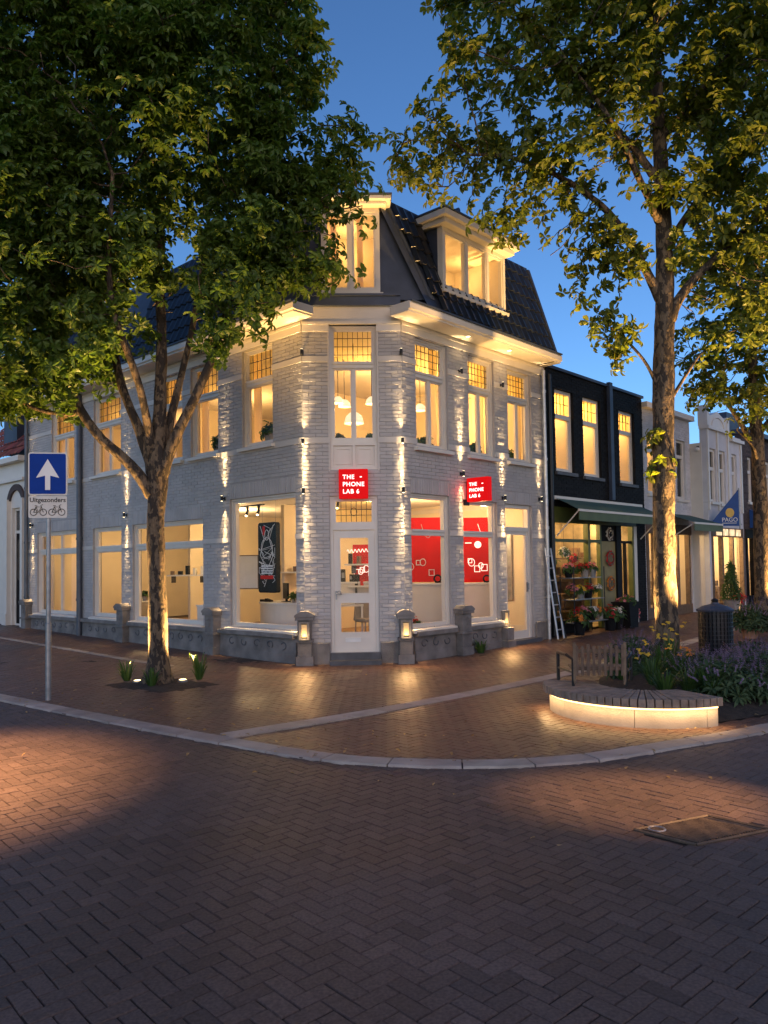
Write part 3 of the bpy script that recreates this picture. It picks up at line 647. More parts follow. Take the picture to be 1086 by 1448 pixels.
# mansard slopes: outward .46 at z 6.27 -> inward .46 at z 9.0
ZR0, ZR1, IN0, IN1 = 6.262, 8.22, -.44, .205
def slope_y(z): return IN0 + (IN1 - IN0) * (z - ZR0) / (ZR1 - ZR0)
def local(face, P):
    o, a = FACE[face]; a = R_(a); q = np.array(P) - o; return (q[0] * math.cos(a) + q[1] * math.sin(a), -q[0] * math.sin(a) + q[1] * math.cos(a))
def xhip(face, z, cin):   # where the slope at height z meets the plane of the chamfer set inwards by cin
    o, a = FACE['C']; cdv = np.array([math.cos(R_(2)), math.sin(R_(2))]); cn = np.array([-cdv[1], cdv[0]]); cp = o + cn * cin
    lo, hi = (-3, 3)
    p0 = np.array(W(face, 0, -slope_y(z), 0)[:2]); aa = R_(FACE[face][1]); dd = np.array([math.cos(aa), math.sin(aa)])
    return float((cp - p0) @ cn / (dd @ cn))
CIN = .10
DX0, DX1 = .84, 2.86
def mansard(face, xa, xb):
    m_ = MB()
    if face == 'R':
        S = lambda x_, z_: (x_, slope_y(z_) + .03, z_); l0, l1 = xhip('R', ZR0, CIN - .2), xhip('R', ZR1, CIN - .2)
        m_.poly([S(l0, ZR0), S(DX0, ZR0), S(DX0, ZR1), S(l1, ZR1)]); m_.poly([S(DX1, ZR0), S(xb, ZR0), S(xb, ZR1), S(DX1, ZR1)]); m_.poly([S(DX0, ZR0), S(DX1, ZR0), S(DX1, 6.74), S(DX0, 6.74)]); m_.poly([S(DX0, 7.93), S(DX1, 7.93), S(DX1, ZR1), S(DX0, ZR1)])
    else: m_.poly([(xa, slope_y(ZR0) + .03, ZR0), (xhip('L', ZR0, CIN - .2), slope_y(ZR0) + .03, ZR0), (xhip('L', ZR1, CIN - .2), slope_y(ZR1) + .03, ZR1), (xa, slope_y(ZR1) + .03, ZR1)])
    return m_
rfR = face_obj(mansard('R', 0, RX1 - .25), 'roof', M['lead'], BL, 'R', fix=False); rfL = face_obj(mansard('L', LX0, 0), 'roof', M['lead'], BL, 'L', fix=False)
def pantiles(face, xa, xb, skip, seed):
    rng = np.random.RandomState(seed); V = []; F = []
    ln = math.hypot(ZR1 - ZR0, IN1 - IN0); dz, dy = (ZR1 - ZR0) / ln, (IN1 - IN0) / ln; tw, th = .21, .30; ncr = 7
    prof = [.0, .022, .045, .038, .014, .0, .006]
    rows = int(ln / th)
    for r in range(rows + 1):
        s0_ = r * th; s1_ = min(ln, s0_ + th + .05); zc = ZR0 + dz * (s0_ + th * .5)
        if zc > ZR1: break
        xl = xhip('R', zc, CIN + .02) if face == 'R' else xa; xr = xb if face == 'R' else xhip('L', zc, CIN + .02)
        x_ = xa - 1.5 if face == 'R' else xb + 1.5
        k0 = math.floor((xl) / tw); k1 = math.ceil(xr / tw)
        for k in range(k0, k1):
            a = k * tw
            if a + tw * .6 < xl or a + tw * .4 > xr: continue
            if any(q[0] < a + tw / 2 < q[1] and q[2] < zc < q[3] for q in skip): continue
            n = len(V); jx = rng.normal(0, .003); jl = rng.normal(0, .004)
            for s_, lift in ((s0_ + .0 + jl, .038), (s0_ + .004 + jl, .046), (s1_, .012)):
                for q in range(ncr):
                    h_ = prof[q] + lift + rng.normal(0, .0008)
                    xx = min(max(a + jx + tw * 1.03 * q / (ncr - 1), xl - .08), xr + .02)
                    V.append((xx, slope_y(ZR0 + dz * s_) - dz * h_ , ZR0 + dz * s_ + dy * h_))
            for i in range(2):
                for q in range(ncr - 1): F.append((n + i * ncr + q, n + i * ncr + q + 1, n + (i + 1) * ncr + q + 1, n + (i + 1) * ncr + q))
            n2 = len(V)
            for q in range(ncr): p = V[n + q]; V.append((p[0], p[1] + dz * .03, p[2] - dy * .03))
            for q in range(ncr - 1): F.append((n2 + q, n2 + q + 1, n + q + 1, n + q))
    return npmesh('tiles', V, F)
DX0, DX1 = .84, 2.86
link(pantiles('R', 0, RX1 - .27, [(DX0 - .04, DX1 + .04, 6.74, 8.3)], 5), 'tiles', M['rooftile'], rfR); link(pantiles('L', LX0, 0, [(-7.0, -5.0, 7, 8.2)], 6), 'tiles', M['rooftile'], rfL)
# verge at the right-hand gable, gable wall and flat roof top
d = MB(); d.prism([(slope_y(ZR0) - .07, ZR0), (slope_y(ZR1) - .07, ZR1), (slope_y(ZR1) + .1, ZR1 + .02), (slope_y(ZR0) + .1, ZR0)], RX1 - .27, RX1 - .20, 'x'); d.prism([(slope_y(ZR0), 6.05), (slope_y(ZR0) + .02, ZR0), (slope_y(ZR1), ZR1), (6, ZR1), (6, 3), (.25, 3), (.25, 6.05)], RX1 - .24, RX1 - .21, 'x'); d.build('gable', M['lead'], rfR)
def w2(face, x, y): p = W(face, x, -y, 0); return (p[0] - C1[0], p[1] - C1[1])
hx0 = xhip('R', ZR1, .55); hl0 = xhip('L', ZR1, .55)
top = [w2('R', RX1 - .21, IN1), w2('R', xhip('R', ZR1, CIN), IN1), w2('L', xhip('L', ZR1, CIN), IN1), w2('L', LX0, IN1), w2('L', LX0, 6.0), w2('R', RX1 - .21, 11)]
d = MB(); d.prism(top, ZR1 - .02, ZR1 + .06); d.build('roof_deck', M['lead'], BL)
# lead-clad turret bay over the chamfer with its dormer window
d = MB()
pt = lambda face, z: w2(face, xhip(face, z, CIN), slope_y(z))
for z0, z1 in ((6.46, ZR1),):
    nL, nR = pt('L', z0), pt('R', z0); tL, tR = pt('L', z1), pt('R', z1)
    rec = .9; ca = (math.cos(R_(2)), math.sin(R_(2))); inn = (-ca[1], ca[0])
    lx = lambda P: local('C', (P[0] + C1[0], P[1] + C1[1]))[0]; xl0, xr0, xl1, xr1 = lx(nL), lx(nR), lx(tL), lx(tR)
    FL = lambda z: xl0 + (xl1 - xl0) * (z - z0) / (z1 - z0); FR = lambda z: xr0 + (xr1 - xr0) * (z - z0) / (z1 - z0); Q = lambda x_, z_: (*w2('C', x_, CIN), z_)
    zz = [z0, 6.56, 8.06, z1]
    d.poly([Q(FL(zz[0]), zz[0]), Q(FR(zz[0]), zz[0]), Q(FR(zz[1]), zz[1]), Q(FL(zz[1]), zz[1])]); d.poly([Q(FL(zz[2]), zz[2]), Q(FR(zz[2]), zz[2]), Q(FR(zz[3]), zz[3]), Q(FL(zz[3]), zz[3])])
    d.poly([Q(FL(zz[1]), zz[1]), Q(.38, zz[1]), Q(.38, zz[2]), Q(FL(zz[2]), zz[2])]); d.poly([Q(1.38, zz[1]), Q(FR(zz[1]), zz[1]), Q(FR(zz[2]), zz[2]), Q(1.38, zz[2])])
    d.poly([(*nR, z0), (nR[0] + inn[0] * rec, nR[1] + inn[1] * rec, z0), (tR[0] + inn[0] * rec, tR[1] + inn[1] * rec, z1), (*tR, z1)])
    d.poly([(nL[0] + inn[0] * rec, nL[1] + inn[1] * rec, z0), (*nL, z0), (*tL, z1), (tL[0] + inn[0] * rec, tL[1] + inn[1] * rec, z1)])
for t in (.02, .98):
    d.tube([((nL[0] * (1 - t) + nR[0] * t), nL[1] * (1 - t) + nR[1] * t, 6.46), (tL[0] * (1 - t) + tR[0] * t, tL[1] * (1 - t) + tR[1] * t, ZR1)], .045, 8)
d.build('turret', M['lead'], BL, fix=False)
# dormer over the chamfer
def dormer(face, x0, x1, z0, z1, y0, depth, mulls, name, cor=.22):
    f = MB(); frame_rect(f, x0, x1, z0, z1, .075, y0, y0 + .12)
    xs = [x0 + .075] + list(mulls) + [x1 - .075]; pn = MB()
    for i in range(len(xs) - 1):
        a = xs[i] + (.032 if i else 0); b = xs[i + 1] - (.032 if i < len(xs) - 2 else 0)
        if i < len(xs) - 2: f.box(xs[i + 1] - .032, xs[i + 1] + .032, y0 + .005, y0 + .12, z0 + .075, z1 - .075)
        frame_rect(f, a, b, z0 + .075, z1 - .075, .034, y0 + .02, y0 + .08); pn.box(a + .03, b - .03, y0 + .05, y0 + .056, z0 + .105, z1 - .105)
    dm = face_obj(f, name, M['white_paint'], BL, face); pn.build('pane', M['glass'], dm)
    r = MB(); r.box(x0 - .20, x1 + .20, y0 - .24, y0 + depth, z1 + cor * .45, z1 + cor); r.box(x0 - .12, x1 + .12, y0 - .16, y0 + depth, z1 + .003, z1 + cor * .45); r.build('dormer_cornice', M['white_paint'], dm, bevel=.012)
    r = MB(); r.box(x0 - .22, x1 + .22, y0 - .26, y0 + depth, z1 + cor + .002, z1 + cor + .03); r.build('dormer_roof', M['lead'], dm)
    c = MB(); c.box(x0 - .0, x0 + .03, y0 + .12, y0 + depth, z0 - .3, z1); c.box(x1 - .03, x1, y0 + .12, y0 + depth, z0 - .3, z1); c.build('cheek', M['lead'], dm)
    s_ = MB(); s_.box(x0 - .05, x1 + .05, y0 - .05, y0 + .1, z0 - .06, z0 - .002); s_.build('sill', M['white_paint'], dm)
    i_ = MB(); i_.box(x0 + .03, x1 - .03, y0 + depth - .05, y0 + depth, z0 - .2, z1); i_.box(x0 + .03, x1 - .03, y0 + .13, y0 + depth - .05, z0 - .06, z0 - .02); i_.box(x0 + .031, x0 + .05, y0 + .13, y0 + depth - .05, z0, z1); i_.box(x1 - .05, x1 - .031, y0 + .13, y0 + depth - .05, z0, z1); i_.box(x0 + .03, x1 - .03, y0 + .13, y0 + depth - .05, z1 - .03, z1 - .005); i_.build('room', M['cream_wall'], dm)
    cu = MB()
    for xx in (x0 + .16, xs[-2] + .12): cu.box(xx, xx + .10, y0 + .2, y0 + .24, z0 + .05, z1 - .1)
    cu.build('curtain', M['curtain'], dm)
    return dm
dm = dormer('C', .36, 1.40, 6.53, 8.06, -.06, 1.3, [.88], 'dormer_window', .13)
light('POINT', 'dormer_light', (.88, .75, 7.7), 15, WARM_DEEP, dm, .08)
dm = dormer('R', DX0, DX1, 6.76, 7.93, -.32, 1.3, [1.58, 2.26], 'dormer_window')
light('POINT', 'dormer_light', (1.35, .45, 7.6), 10, WARM_DEEP, dm, .08); light('POINT', 'dormer_light', (2.4, .45, 7.6), 10, WARM_DEEP, dm, .08)
d = MB(); d.prism([(1.3, 8.22), (2.4, 8.22), (1.85, 8.66)], .1, 1.4, 'y'); d.tube([(1.85, .05, 8.68), (1.85, 1.3, 8.68)], .05, 8); face_obj(d, 'roof_peak', M['lead'], BL, 'R')

# inside: floors, walls and ceilings of the rooms, one shell per storey
def fp(rx, ry): return w2('R', rx, ry)
def room(z0, z1, name, tin):
    # footprint in the right facade's frame: party wall at rx = 4.5, back at ry = 12.6, left facade plane at rx = -1.24 + inset
    ly = [w2('L', -11.5, .24), w2('L', -.1, .24)]
    f = MB(); P = [w2('R', .12, .24), w2('R', 4.48, .24), w2('R', 4.48, 12.6), w2('L', -11.5, .24), w2('L', -.1, .24), w2('C', .4, .24), w2('C', 1.35, .24)]
    fl = MB(); fl.prism(P, z0 - .06, z0); fl.build('room_floor', M['woodfloor'], BL)
    cl = MB(); cl.prism(P, z1, z1 + .05); cl.build('room_ceiling', M['ceiling'], BL)
    wl = MB(); a, b, c = w2('R', 4.46, .24), w2('R', 4.46, 12.6), w2('L', -11.5, .24)
    wl.poly([(*a, z0), (*b, z0), (*b, z1), (*a, z1)]); wl.poly([(*b, z0), (*c, z0), (*c, z1), (*b, z1)])
    # cross walls parallel to the right facade divide the long room
    for ry in (4.6, 8.4):
        q0, q1 = w2('R', 1.1, ry), w2('R', 4.46, ry); q2, q3 = w2('R', 4.46, ry + .1), w2('R', 1.1, ry + .1)
        wl.prism([q0, q1, q2, q3], z0, z1)
    wl.build('room_wall', M['cream_wall'], BL)
    # skirting, picture rail and door casings make the inside walls read
    tr = MB()
    for zz, hh in ((z0, .14), (z1 - .16, .10)):
        a2, b2 = w2('R', 4.43, .24), w2('R', 4.43, 12.6); tr.prism([a2, b2, w2('R', 4.46, 12.6), w2('R', 4.46, .24)], zz, zz + hh)
    for ry in (1.6, 3.6, 6.3, 7.6, 10.4):
        for dx in (0, .82): tr.prism([w2('R', 4.40, ry + dx), w2('R', 4.40, ry + dx + .1), w2('R', 4.46, ry + dx + .1), w2('R', 4.46, ry + dx)], z0, z0 + 2.1)
        tr.prism([w2('R', 4.40, ry), w2('R', 4.40, ry + .92), w2('R', 4.46, ry + .92), w2('R', 4.46, ry)], z0 + 2.1, z0 + 2.2)
    tr.build('room_trim', M['white_paint'], BL)
room(.20, 3.12, 'ground', 0); room(3.50, 5.93, 'upper', 0)
PW = 1.0
for (rx, ry, e) in ((2.0, 2.2, 130), (1.2, 6.4, 150), (1.2, 10.2, 120), (3.2, 1.2, 60)):
    x_, y_ = w2('R', rx, ry); l = light('POINT', 'ceiling_and_fill_light', (x_, y_, 2.62), e * PW, WARM, BL, .12)
for (rx, ry, e) in ((1.6, 2.0, 150), (3.2, 1.7, 170), (1.4, 6.4, 130), (1.2, 10.2, 110)):
    x_, y_ = w2('R', rx, ry); l = light('POINT', 'ceiling_and_fill_light', (x_, y_, 5.15), e * PW * .85, WARM_DEEP, BL, .12)
for x_, y_, z_, e in ((-.25, 14.75, 2.75, 34), (1.25, 15.05, 2.8, 20), (2.05, 15.95, 2.8, 18)): light('POINT', 'ceiling_and_fill_light', (x_ - C1[0], y_ - C1[1], z_), e, WARM, BL, .06)  # added fill lamps without fittings, brighten the entrance and the red panels
# curtains hanging in the upper windows
cu = MB()
def drape(m_, face, xa, xb, z0, z1, y):
    n = 14; row = []
    for k in range(n + 1): row.append((xa + (xb - xa) * k / n, y + .022 * math.sin(k * 2.1)))
    o, a = FACE[face]; pts = [w2(face, px_, py_) for px_, py_ in row]
    m_.grid([[(*p, z0) for p in pts], [(*p, z1) for p in pts]])
for a, b in Lw['up']: drape(cu, 'L', a + .02, a + .26, 3.9, 5.85, .26)
for h in Rholes[:3]: drape(cu, 'R', h[1] - .19, h[1] - .02, 3.8, 5.8, .27); drape(cu, 'R', h[0] - .05, h[0] + .10, 3.8, 5.8, .27)
drape(cu, 'L', -10.9, -10.5, .5, 2.7, .26); drape(cu, 'L', -9.55, -9.2, .5, 2.7, .3)
cu.build('curtain', M['curtain'], BL, smooth=True)
# ------------------------------------------------------------------ foliage helpers
def whorls(pos, axis, nleaf, length, width, droop=.5, fold=.25, seed=0, vary=.36):
    """rosettes of pointed leaves round each axis; returns vertices and quads"""
    rng = np.random.RandomState(seed); n = len(pos); pos = np.asarray(pos, float); ax = np.asarray(axis, float); ax /= np.linalg.norm(ax, axis=1)[:, None]
    ref = np.where(np.abs(ax[:, 2:3]) < .9, [[0, 0, 1.]], [[1., 0, 0]]); u = np.cross(ax, ref); u /= np.linalg.norm(u, axis=1)[:, None]; v = np.cross(ax, u)
    ph = rng.uniform(0, 6.28, n); Vs = []
    for i in range(nleaf):
        a = ph + 2 * math.pi * i / nleaf + rng.normal(0, .2, n); dr = droop + rng.normal(0, .28, n); L = length * (1 + rng.uniform(-vary, vary, n)); wd = width * (1 + rng.uniform(-vary, vary, n))
        rad = u * np.cos(a)[:, None] + v * np.sin(a)[:, None]; side = -u * np.sin(a)[:, None] + v * np.cos(a)[:, None]
        d = rad * np.cos(dr)[:, None] - ax * np.sin(dr)[:, None]; up = rad * np.sin(dr)[:, None] + ax * np.cos(dr)[:, None]
        P = lambda t, s, h: pos + d * (L * t)[:, None] + side * (wd * s)[:, None] + up * (L * h)[:, None]
        Vs.append(np.stack([P(.06, 0, 0), P(.38, -.42, fold * .5), P(.72, -.5, fold * .42), P(1.0, 0, -.10), P(.72, .5, fold * .42), P(.38, .42, fold * .5), P(.5, 0, .03)], 1))
    V = np.concatenate(Vs, 0); m = len(V); b = np.arange(m)[:, None] * 7
    F = np.concatenate([b + np.array([[0, 6, 2, 1]]), b + np.array([[6, 3, 2, 2]])[:, :4] * 0 + b * 0 + np.array([[6, 3, 2, 2]])], 0) if False else None
    Q1 = b + np.array([[0, 1, 2, 6]]); Q2 = b + np.array([[0, 6, 4, 5]]); T1 = b + np.array([[6, 2, 3, 4]])
    return V.reshape(-1, 3), np.concatenate([Q1, Q2, T1], 0)
def blades(base, tip, width, bend=.15, seed=0, n=3):
    rng = np.random.RandomState(seed); base = np.asarray(base, float); tip = np.asarray(tip, float); m = len(base); d = tip - base
    s = np.cross(d, [0, 0, 1.]); s += rng.normal(0, .02, s.shape); s /= np.linalg.norm(s, axis=1)[:, None] + 1e-9
    V = np.zeros((m, 2 * (n + 1), 3))
    for k in range(n + 1):
        t = k / n; c = base + d * t + np.array([0, 0, 1.]) * (bend * np.linalg.norm(d, axis=1) * 4 * t * (1 - t) * .5)[:, None]; wk = width * (1 - .85 * t ** 1.5)
        V[:, 2 * k] = c - s * wk / 2; V[:, 2 * k + 1] = c + s * wk / 2
    b = np.arange(m)[:, None] * 2 * (n + 1); F = np.concatenate([b + np.array([[2 * k, 2 * k + 1, 2 * k + 3, 2 * k + 2]]) for k in range(n)], 0)
    return V.reshape(-1, 3), F
def merge(parts):
    V = []; F = []; o = 0
    for v, f in parts: V.append(v); F.append(f + o); o += len(v)
    return np.concatenate(V), np.concatenate(F)
def leafobj(name, parts, m, parent): return link(npmesh(name, *merge(parts)), name, m, parent)
def rosette(n, r, h, seed, z=0):
    rng = np.random.RandomState(seed); q = rng.normal(0, 1, (n, 3)); q /= np.linalg.norm(q, axis=1)[:, None]; q[:, 2] = np.abs(q[:, 2]); rr = rng.uniform(.45, 1, n)[:, None]
    return q * rr * [r, r, h] + [0, 0, z], q + [0, 0, .5]

# ------------------------------------------------------------------ wall lights of the corner building
def wall_light(face, x, z, up, down, label, out=.085, e=1.0):
    hi = up == .7
    p = W(face, x, out, z); a = R_(FACE[face][1]); t = thing('wall_light', label, 'wall light', p, a, 'small wall spotlights on the corner building')
    b = MB(); b.lathe([(.022, -.05), (.026, -.046), (.026, .046), (.022, .05)], n=14); b.build('housing', M['black_metal'], t)
    b = MB(); b.box(-.012, .012, .02, out - .012, -.012, .012); b.box(-.025, .025, out - .022, out - .010, -.035, .035); b.build('bracket', M['black_metal'], t)
    for s, on in ((1, up), (-1, down)):
        if not on: continue
        b = MB(); b.lathe([(.020, .0505 * s), (.020, .053 * s)], n=12); b.build('lens', M['lens'], t)
        if hi: light('SPOT', 'beam', (0, .0, .066 * s), 4, BEAM, t, .012, (0, .05, .066 * s + s * 1.0), 50, 1.0); continue
        light('SPOT', 'beam', (0, .0, .066 * s), 75 * on * e, BEAM, t, .012, (0, .055, .066 * s + s * 1.0), 46, 1.0)
        if s > 0 and z > 3.7: on = on * .26
        light('SPOT', 'beam', (0, -.01, .066 * s), 700 * on * e, BEAM, t, .012, (0, .058, .066 * s + s * 1.0), 17, 1.0)
SP = 'small wall light '
wall_light('C', -.0, 5.47, .7, 0, SP + 'high left of the corner window, under the white frieze', .11)
wall_light('C', -.0, 3.90, 1, 1, SP + 'left of the panels under the corner window, on the white band')
wall_light('C', -.0, 3.03, .9, 1.2, SP + 'left of the entrance fanlight, between big shop window and door')
wall_light('C', 1.75, 5.47, .7, 0, SP + 'high right of the corner window, under the white frieze', .11)
wall_light('C', 1.75, 3.90, 1, 1, SP + 'right of the panels under the corner window, on the white band')
wall_light('C', 1.75, 3.03, .9, 1.2, SP + 'right of the entrance fanlight, before the first right-hand shop window')
wall_light('R', 1.66, 5.42, .7, 0, SP + 'high between first and second upper windows of the right front')
wall_light('R', 1.66, 3.44, 1.3, .9, SP + 'just above the projecting red sign on the right front')
wall_light('R', 3.05, 5.38, .7, 0, SP + 'high between second and third upper windows of the right front')
wall_light('R', 3.05, 3.05, 1, 1.2, SP + 'beside the side door, right of the projecting red sign')
wall_light('L', -2.32, 3.06, 1.2, 1.1, SP + 'at the upper left corner of the big shop window')
wall_light('L', -6.12, 2.95, .8, .8, SP + 'behind the left tree trunk on the white brick wall')
wall_light('L', -11.2, 2.95, .8, .8, SP + 'at the far left end of the corner building')
wall_light('R', 4.45, 3.1, .8, .4, SP + 'at the right end by the drainpipe of the side front')
# recessed lights in the soffit of the right-hand cornice
for i, (x_, lb) in enumerate(((1.65, 'first recessed soffit light under the right cornice, nearest the corner window'), (3.05, 'second recessed soffit light under the right cornice, further from the corner window'))):
    t = thing('soffit_light', lb, 'downlight', W('R', x_, .26, 6.058), R_(47), 'recessed lights in the cornice soffit')
    b = MB(); b.lathe([(.045, -.004), (.045, .0)], n=14); b.build('lens', M['lens'], t); b = MB(); b.tube([(.05 * math.cos(q), .05 * math.sin(q), -.004) for q in np.linspace(0, 6.283, 16)], .008, 6, False); b.build('trim_ring', M['white_plastic'], t)
    light('SPOT', 'beam', (0, 0, -.03), 5, BEAM, t, .03, (0, .12, -1), 120, .8)
# lanterns on the lit stone piers
def pier_lantern(face, x, z, out, label, e=5):
    t = thing('pier_lantern', label, 'lantern', W(face, x, out, z), R_(FACE[face][1]), 'lanterns on the stone piers')
    b = MB(); b.box(-.045, .045, -.03, .03, .03, .24); b.build('glass', M['lantern_glass'], t)
    b = MB(); b.box(-.09, .09, -.04, .035, .26, .285); b.box(-.09, .09, -.04, .035, -.02, .0); b.box(-.09, -.05, -.035, .03, 0, .26); b.box(.05, .09, -.035, .03, 0, .26); b.build('case', M['stone'], t)
    light('SPOT', 'glow', (0, -.10, .14), e * 5, (1, .54, .2), t, .05, (0, -1.2, -.42), 150, .8); light('POINT', 'glow', (0, -.09, .05), 1.6, BEAM, t, .03)
pier_lantern('C', 0, .47, .235, 'glowing lantern on the stone pier left of the entrance door', 9)
pier_lantern('C', 1.75, .47, .235, 'glowing lantern on the stone pier right of the entrance door', 9)
pier_lantern('R', 3.0, .47, .06, 'glowing lantern on the low stone pier beside the side door', 9)

# ------------------------------------------------------------------ red shop signs
def red_sign(loc, rot, wd, ht, th, label, both=False):
    t = thing('shop_sign', label, 'sign', loc, rot, 'red illuminated shop signs')
    b = MB(); b.box(-wd / 2, wd / 2, 0, th, 0, ht); b.build('sign_box', M['sign_red'], t, bevel=.012)
    s = ht * .205; f = -.006
    for i, (tx) in enumerate(('THE', 'PHONE', 'LAB 6')): text(tx, 'lettering', M['sign_white'], t, s, (-wd / 2 + wd * .13, f, ht * (.66 - .245 * i)), (R_(90), 0, 0), .003, bold=.0018, space=1.12)
    b = MB(); b.box(wd * .22, wd * .29, f - .003, 0, ht * .71, ht * .745); b.build('dash_mark', M['sign_white'], t)
    return t
t = red_sign(W('C', .877, .145, 2.88), R_(2), .51, .515, .12, 'red illuminated square sign mounted flat above the entrance door')
light('AREA', 'sign_glow', (0, -.02, .25), 3, (1, .05, .04), t, .45, (0, -1, .25))
p = W('R', 1.79, .30, 2.90); t = red_sign(p, R_(-43), .50, .46, .13, 'red illuminated box sign projecting from the right front wall')
b = MB(); b.box(-.30, -.251, .04, .11, .05, .40); b.box(-.33, -.30, -.01, .15, -.06, .52); b.build('wall_bracket', M['black_metal'], t)
light('POINT', 'sign_glow', (-.22, -.12, .2), 2.2, (1, .05, .04), t, .1)
light('POINT', 'sign_glow', (.1, .28, .2), 1.2, (1, .05, .04), t, .1)

# ------------------------------------------------------------------ things seen through the windows
t = thing('phone_display', 'tall black phone-shaped display with white line drawing hanging in the big shop window', 'display', W('L', -1.44, -.36, 1.22), R_(-43))
b = MB(); pr = []; wd, ht, r = .27, 1.34, .05
for cx_, cz, a0 in ((wd - r, ht - r, 0), (-wd + r, ht - r, 90), (-wd + r, r, 180), (wd - r, r, 270)):
    for k in range(5): a = R_(a0 + 22.5 * k); pr.append((cx_ + r * math.cos(a), cz + r * math.sin(a)))
b.prism(pr, -.04, .06, 'y'); b.build('body', M['black_plastic'], t)
rg = random.Random(3); b = MB()
for k in range(16):
    x0 = rg.uniform(-.22, .22); z0 = rg.uniform(.08, 1.24); b.tube([(max(-.24, min(.24, x0 + rg.uniform(-.1, .1) * q)), -.046, max(.05, min(1.3, z0 + .05 * q * rg.uniform(.4, 1.6)))) for q in range(5)], .005, 5)
b.tube([(.17 * math.cos(q), -.046, .85 + .2 * math.sin(q)) for q in np.linspace(0, 6.28, 20)], .006, 5); b.tube([(.06 * math.cos(q), -.046, 1.1 + .1 * math.sin(q)) for q in np.linspace(0, 6.28, 14)], .006, 5)
for s in (-1, 1): b.tube([(s * .2, -.046, 1.28), (s * .08, -.046, 1.02), (s * .2, -.046, .72), (s * .05, -.046, .5)], .006, 5)
b.build('line_drawing', M['white_plastic'], t)
b = MB()
for k in range(4): b.box(-.17, .17, -.05, -.04, .36 + .045 * k, .385 + .045 * k)
b.build('white_block', M['white_plastic'], t); b = MB(); b.box(-.19, .19, -.052, -.04, .26, .33); b.box(-.12, -.06, -.05, -.04, 1.1, 1.27); b.build('red_label', M['redwall'], t)
b = MB(); b.tube([(-.2, .01, 1.33), (-.2, .01, 1.87)], .003, 5); b.tube([(.2, .01, 1.33), (.2, .01, 1.87)], .003, 5); b.build('hanging_wire', M['steel'], t)
def counter(loc, rot, wd, dp, ht, label, curve=0):
    t = thing('counter', label, 'counter', loc, rot); b = MB(); n = 10
    pr = [(-wd / 2 + wd * k / n, -curve * (1 - (2 * k / n - 1) ** 2)) for k in range(n + 1)] + [(wd / 2, dp), (-wd / 2, dp)]
    b.prism(pr, 0, ht - .04); b.build('body', M['white_paint'], t); b = MB(); b.prism([(x_ * 1.03, y_ - .02 if i <= n else y_ + .02) for i, (x_, y_) in enumerate(pr)], ht - .038, ht); b.build('counter_top', M['white_plastic'], t, bevel=.006); return t
counter(W('L', -1.95, -1.05, .2), R_(-43), 1.3, .5, .80, 'curved cream reception counter behind the big shop window', .25)
t = thing('monitor', 'black monitor on the reception counter behind the big shop window', 'monitor', W('L', -1.95, -1.2, 1.0), R_(-70))
b = MB(); b.box(-.2, .2, -.02, .02, .06, .38); b.build('screen', M['black_plastic'], t, bevel=.006); b = MB(); b.box(-.03, .03, -.01, .03, .0, .1); b.box(-.1, .1, -.08, .08, -.0, .012); b.build('stand', M['black_plastic'], t)
t = thing('card_terminal', 'small dark card machine on the reception counter left of the monitor', 'card machine', W('L', -2.32, -1.05, 1.0), R_(-30)); b = MB(); b.prism([(-.08, 0), (.08, 0), (.08, .03), (-.06, .07)], -.05, .05, 'y'); b.build('body', M['black_plastic'], t, bevel=.005); b = MB(); b.box(-.2, -.1, -.04, .04, 0, .05); b.build('receipt_tray', M['black_plastic'], t)
t = thing('printer', 'dark receipt printer on the reception counter beside the brick pier', 'printer', W('L', -1.5, -1.25, 1.0), R_(-43)); b = MB(); b.box(-.1, .1, -.1, .1, 0, .2); b.build('body', M['black_plastic'], t, bevel=.015); b = MB(); b.box(-.07, .07, -.11, -.1, .1, .2); b.build('paper_slot', M['steel'], t)
def red_panel(X0, X1, Y, Z0, Z1, label, seed, circ=False, script=False):
    t = thing('wall_panel', label, 'wall panel', ((X0 + X1) / 2, Y, Z0), 0, 'red graphic panels inside the shop'); h = (X1 - X0) / 2; H = Z1 - Z0
    b = MB(); b.box(-h, h, 0, .1, 0, H); b.build('board', M['redwall'], t); rg = random.Random(seed); b = MB()
    for k in range(5):
        cx_, cz, s = -h * .75 + 1.5 * h * k / 5 + rg.uniform(0, .06), H * rg.uniform(.14, .34), rg.uniform(.045, .075)
        if k % 2: b.tube([(cx_ + s * math.cos(q), -.006, cz + s * 1.2 * math.sin(q)) for q in np.linspace(0, 6.28, 13)], .008, 5)
        else: frame_rect(b, cx_ - s, cx_ + s, cz - s, cz + s * 1.2, .014, -.01, -.001)
    if not script:
        b.tube([(h * .1 + .2 * q, -.006, H * .9 - .16 * math.sin(q * 3) - .2 * q) for q in np.linspace(0, 1, 10)], .006, 5); b.box(-h * .9, -h * .4, -.008, -.001, H * .60, H * .615)
    if circ: b.prism([(.02 + .075 * math.cos(q), H * .58 + .075 * math.sin(q)) for q in np.linspace(0, 6.28, 20)[:-1]], -.012, -.001, 'y')
    b.build('graphic', M['neon_white'] if circ or script else M['white_plastic'], t)
    if script:
        b = MB(); b.tube([(-h - .12 + .46 * q, -.03, H * .82 + .035 * math.sin(q * 38) + .02 * q) for q in np.linspace(0, 1, 50)], .008, 5); b.build('neon_script', M['neon_white'], t)
    return t
red_panel(.28, 1.14, 15.72, 1.36, 2.66, 'red graphic wall panel behind the first right-hand shop window', 1)
red_panel(1.70, 2.26, 16.62, 1.32, 2.70, 'red graphic wall panel with a round white emblem behind the second right-hand shop window', 2, circ=True)
red_panel(-.66, -.20, 16.3, 1.38, 2.15, 'red wall panel with white neon script seen through the entrance door', 3, script=True)
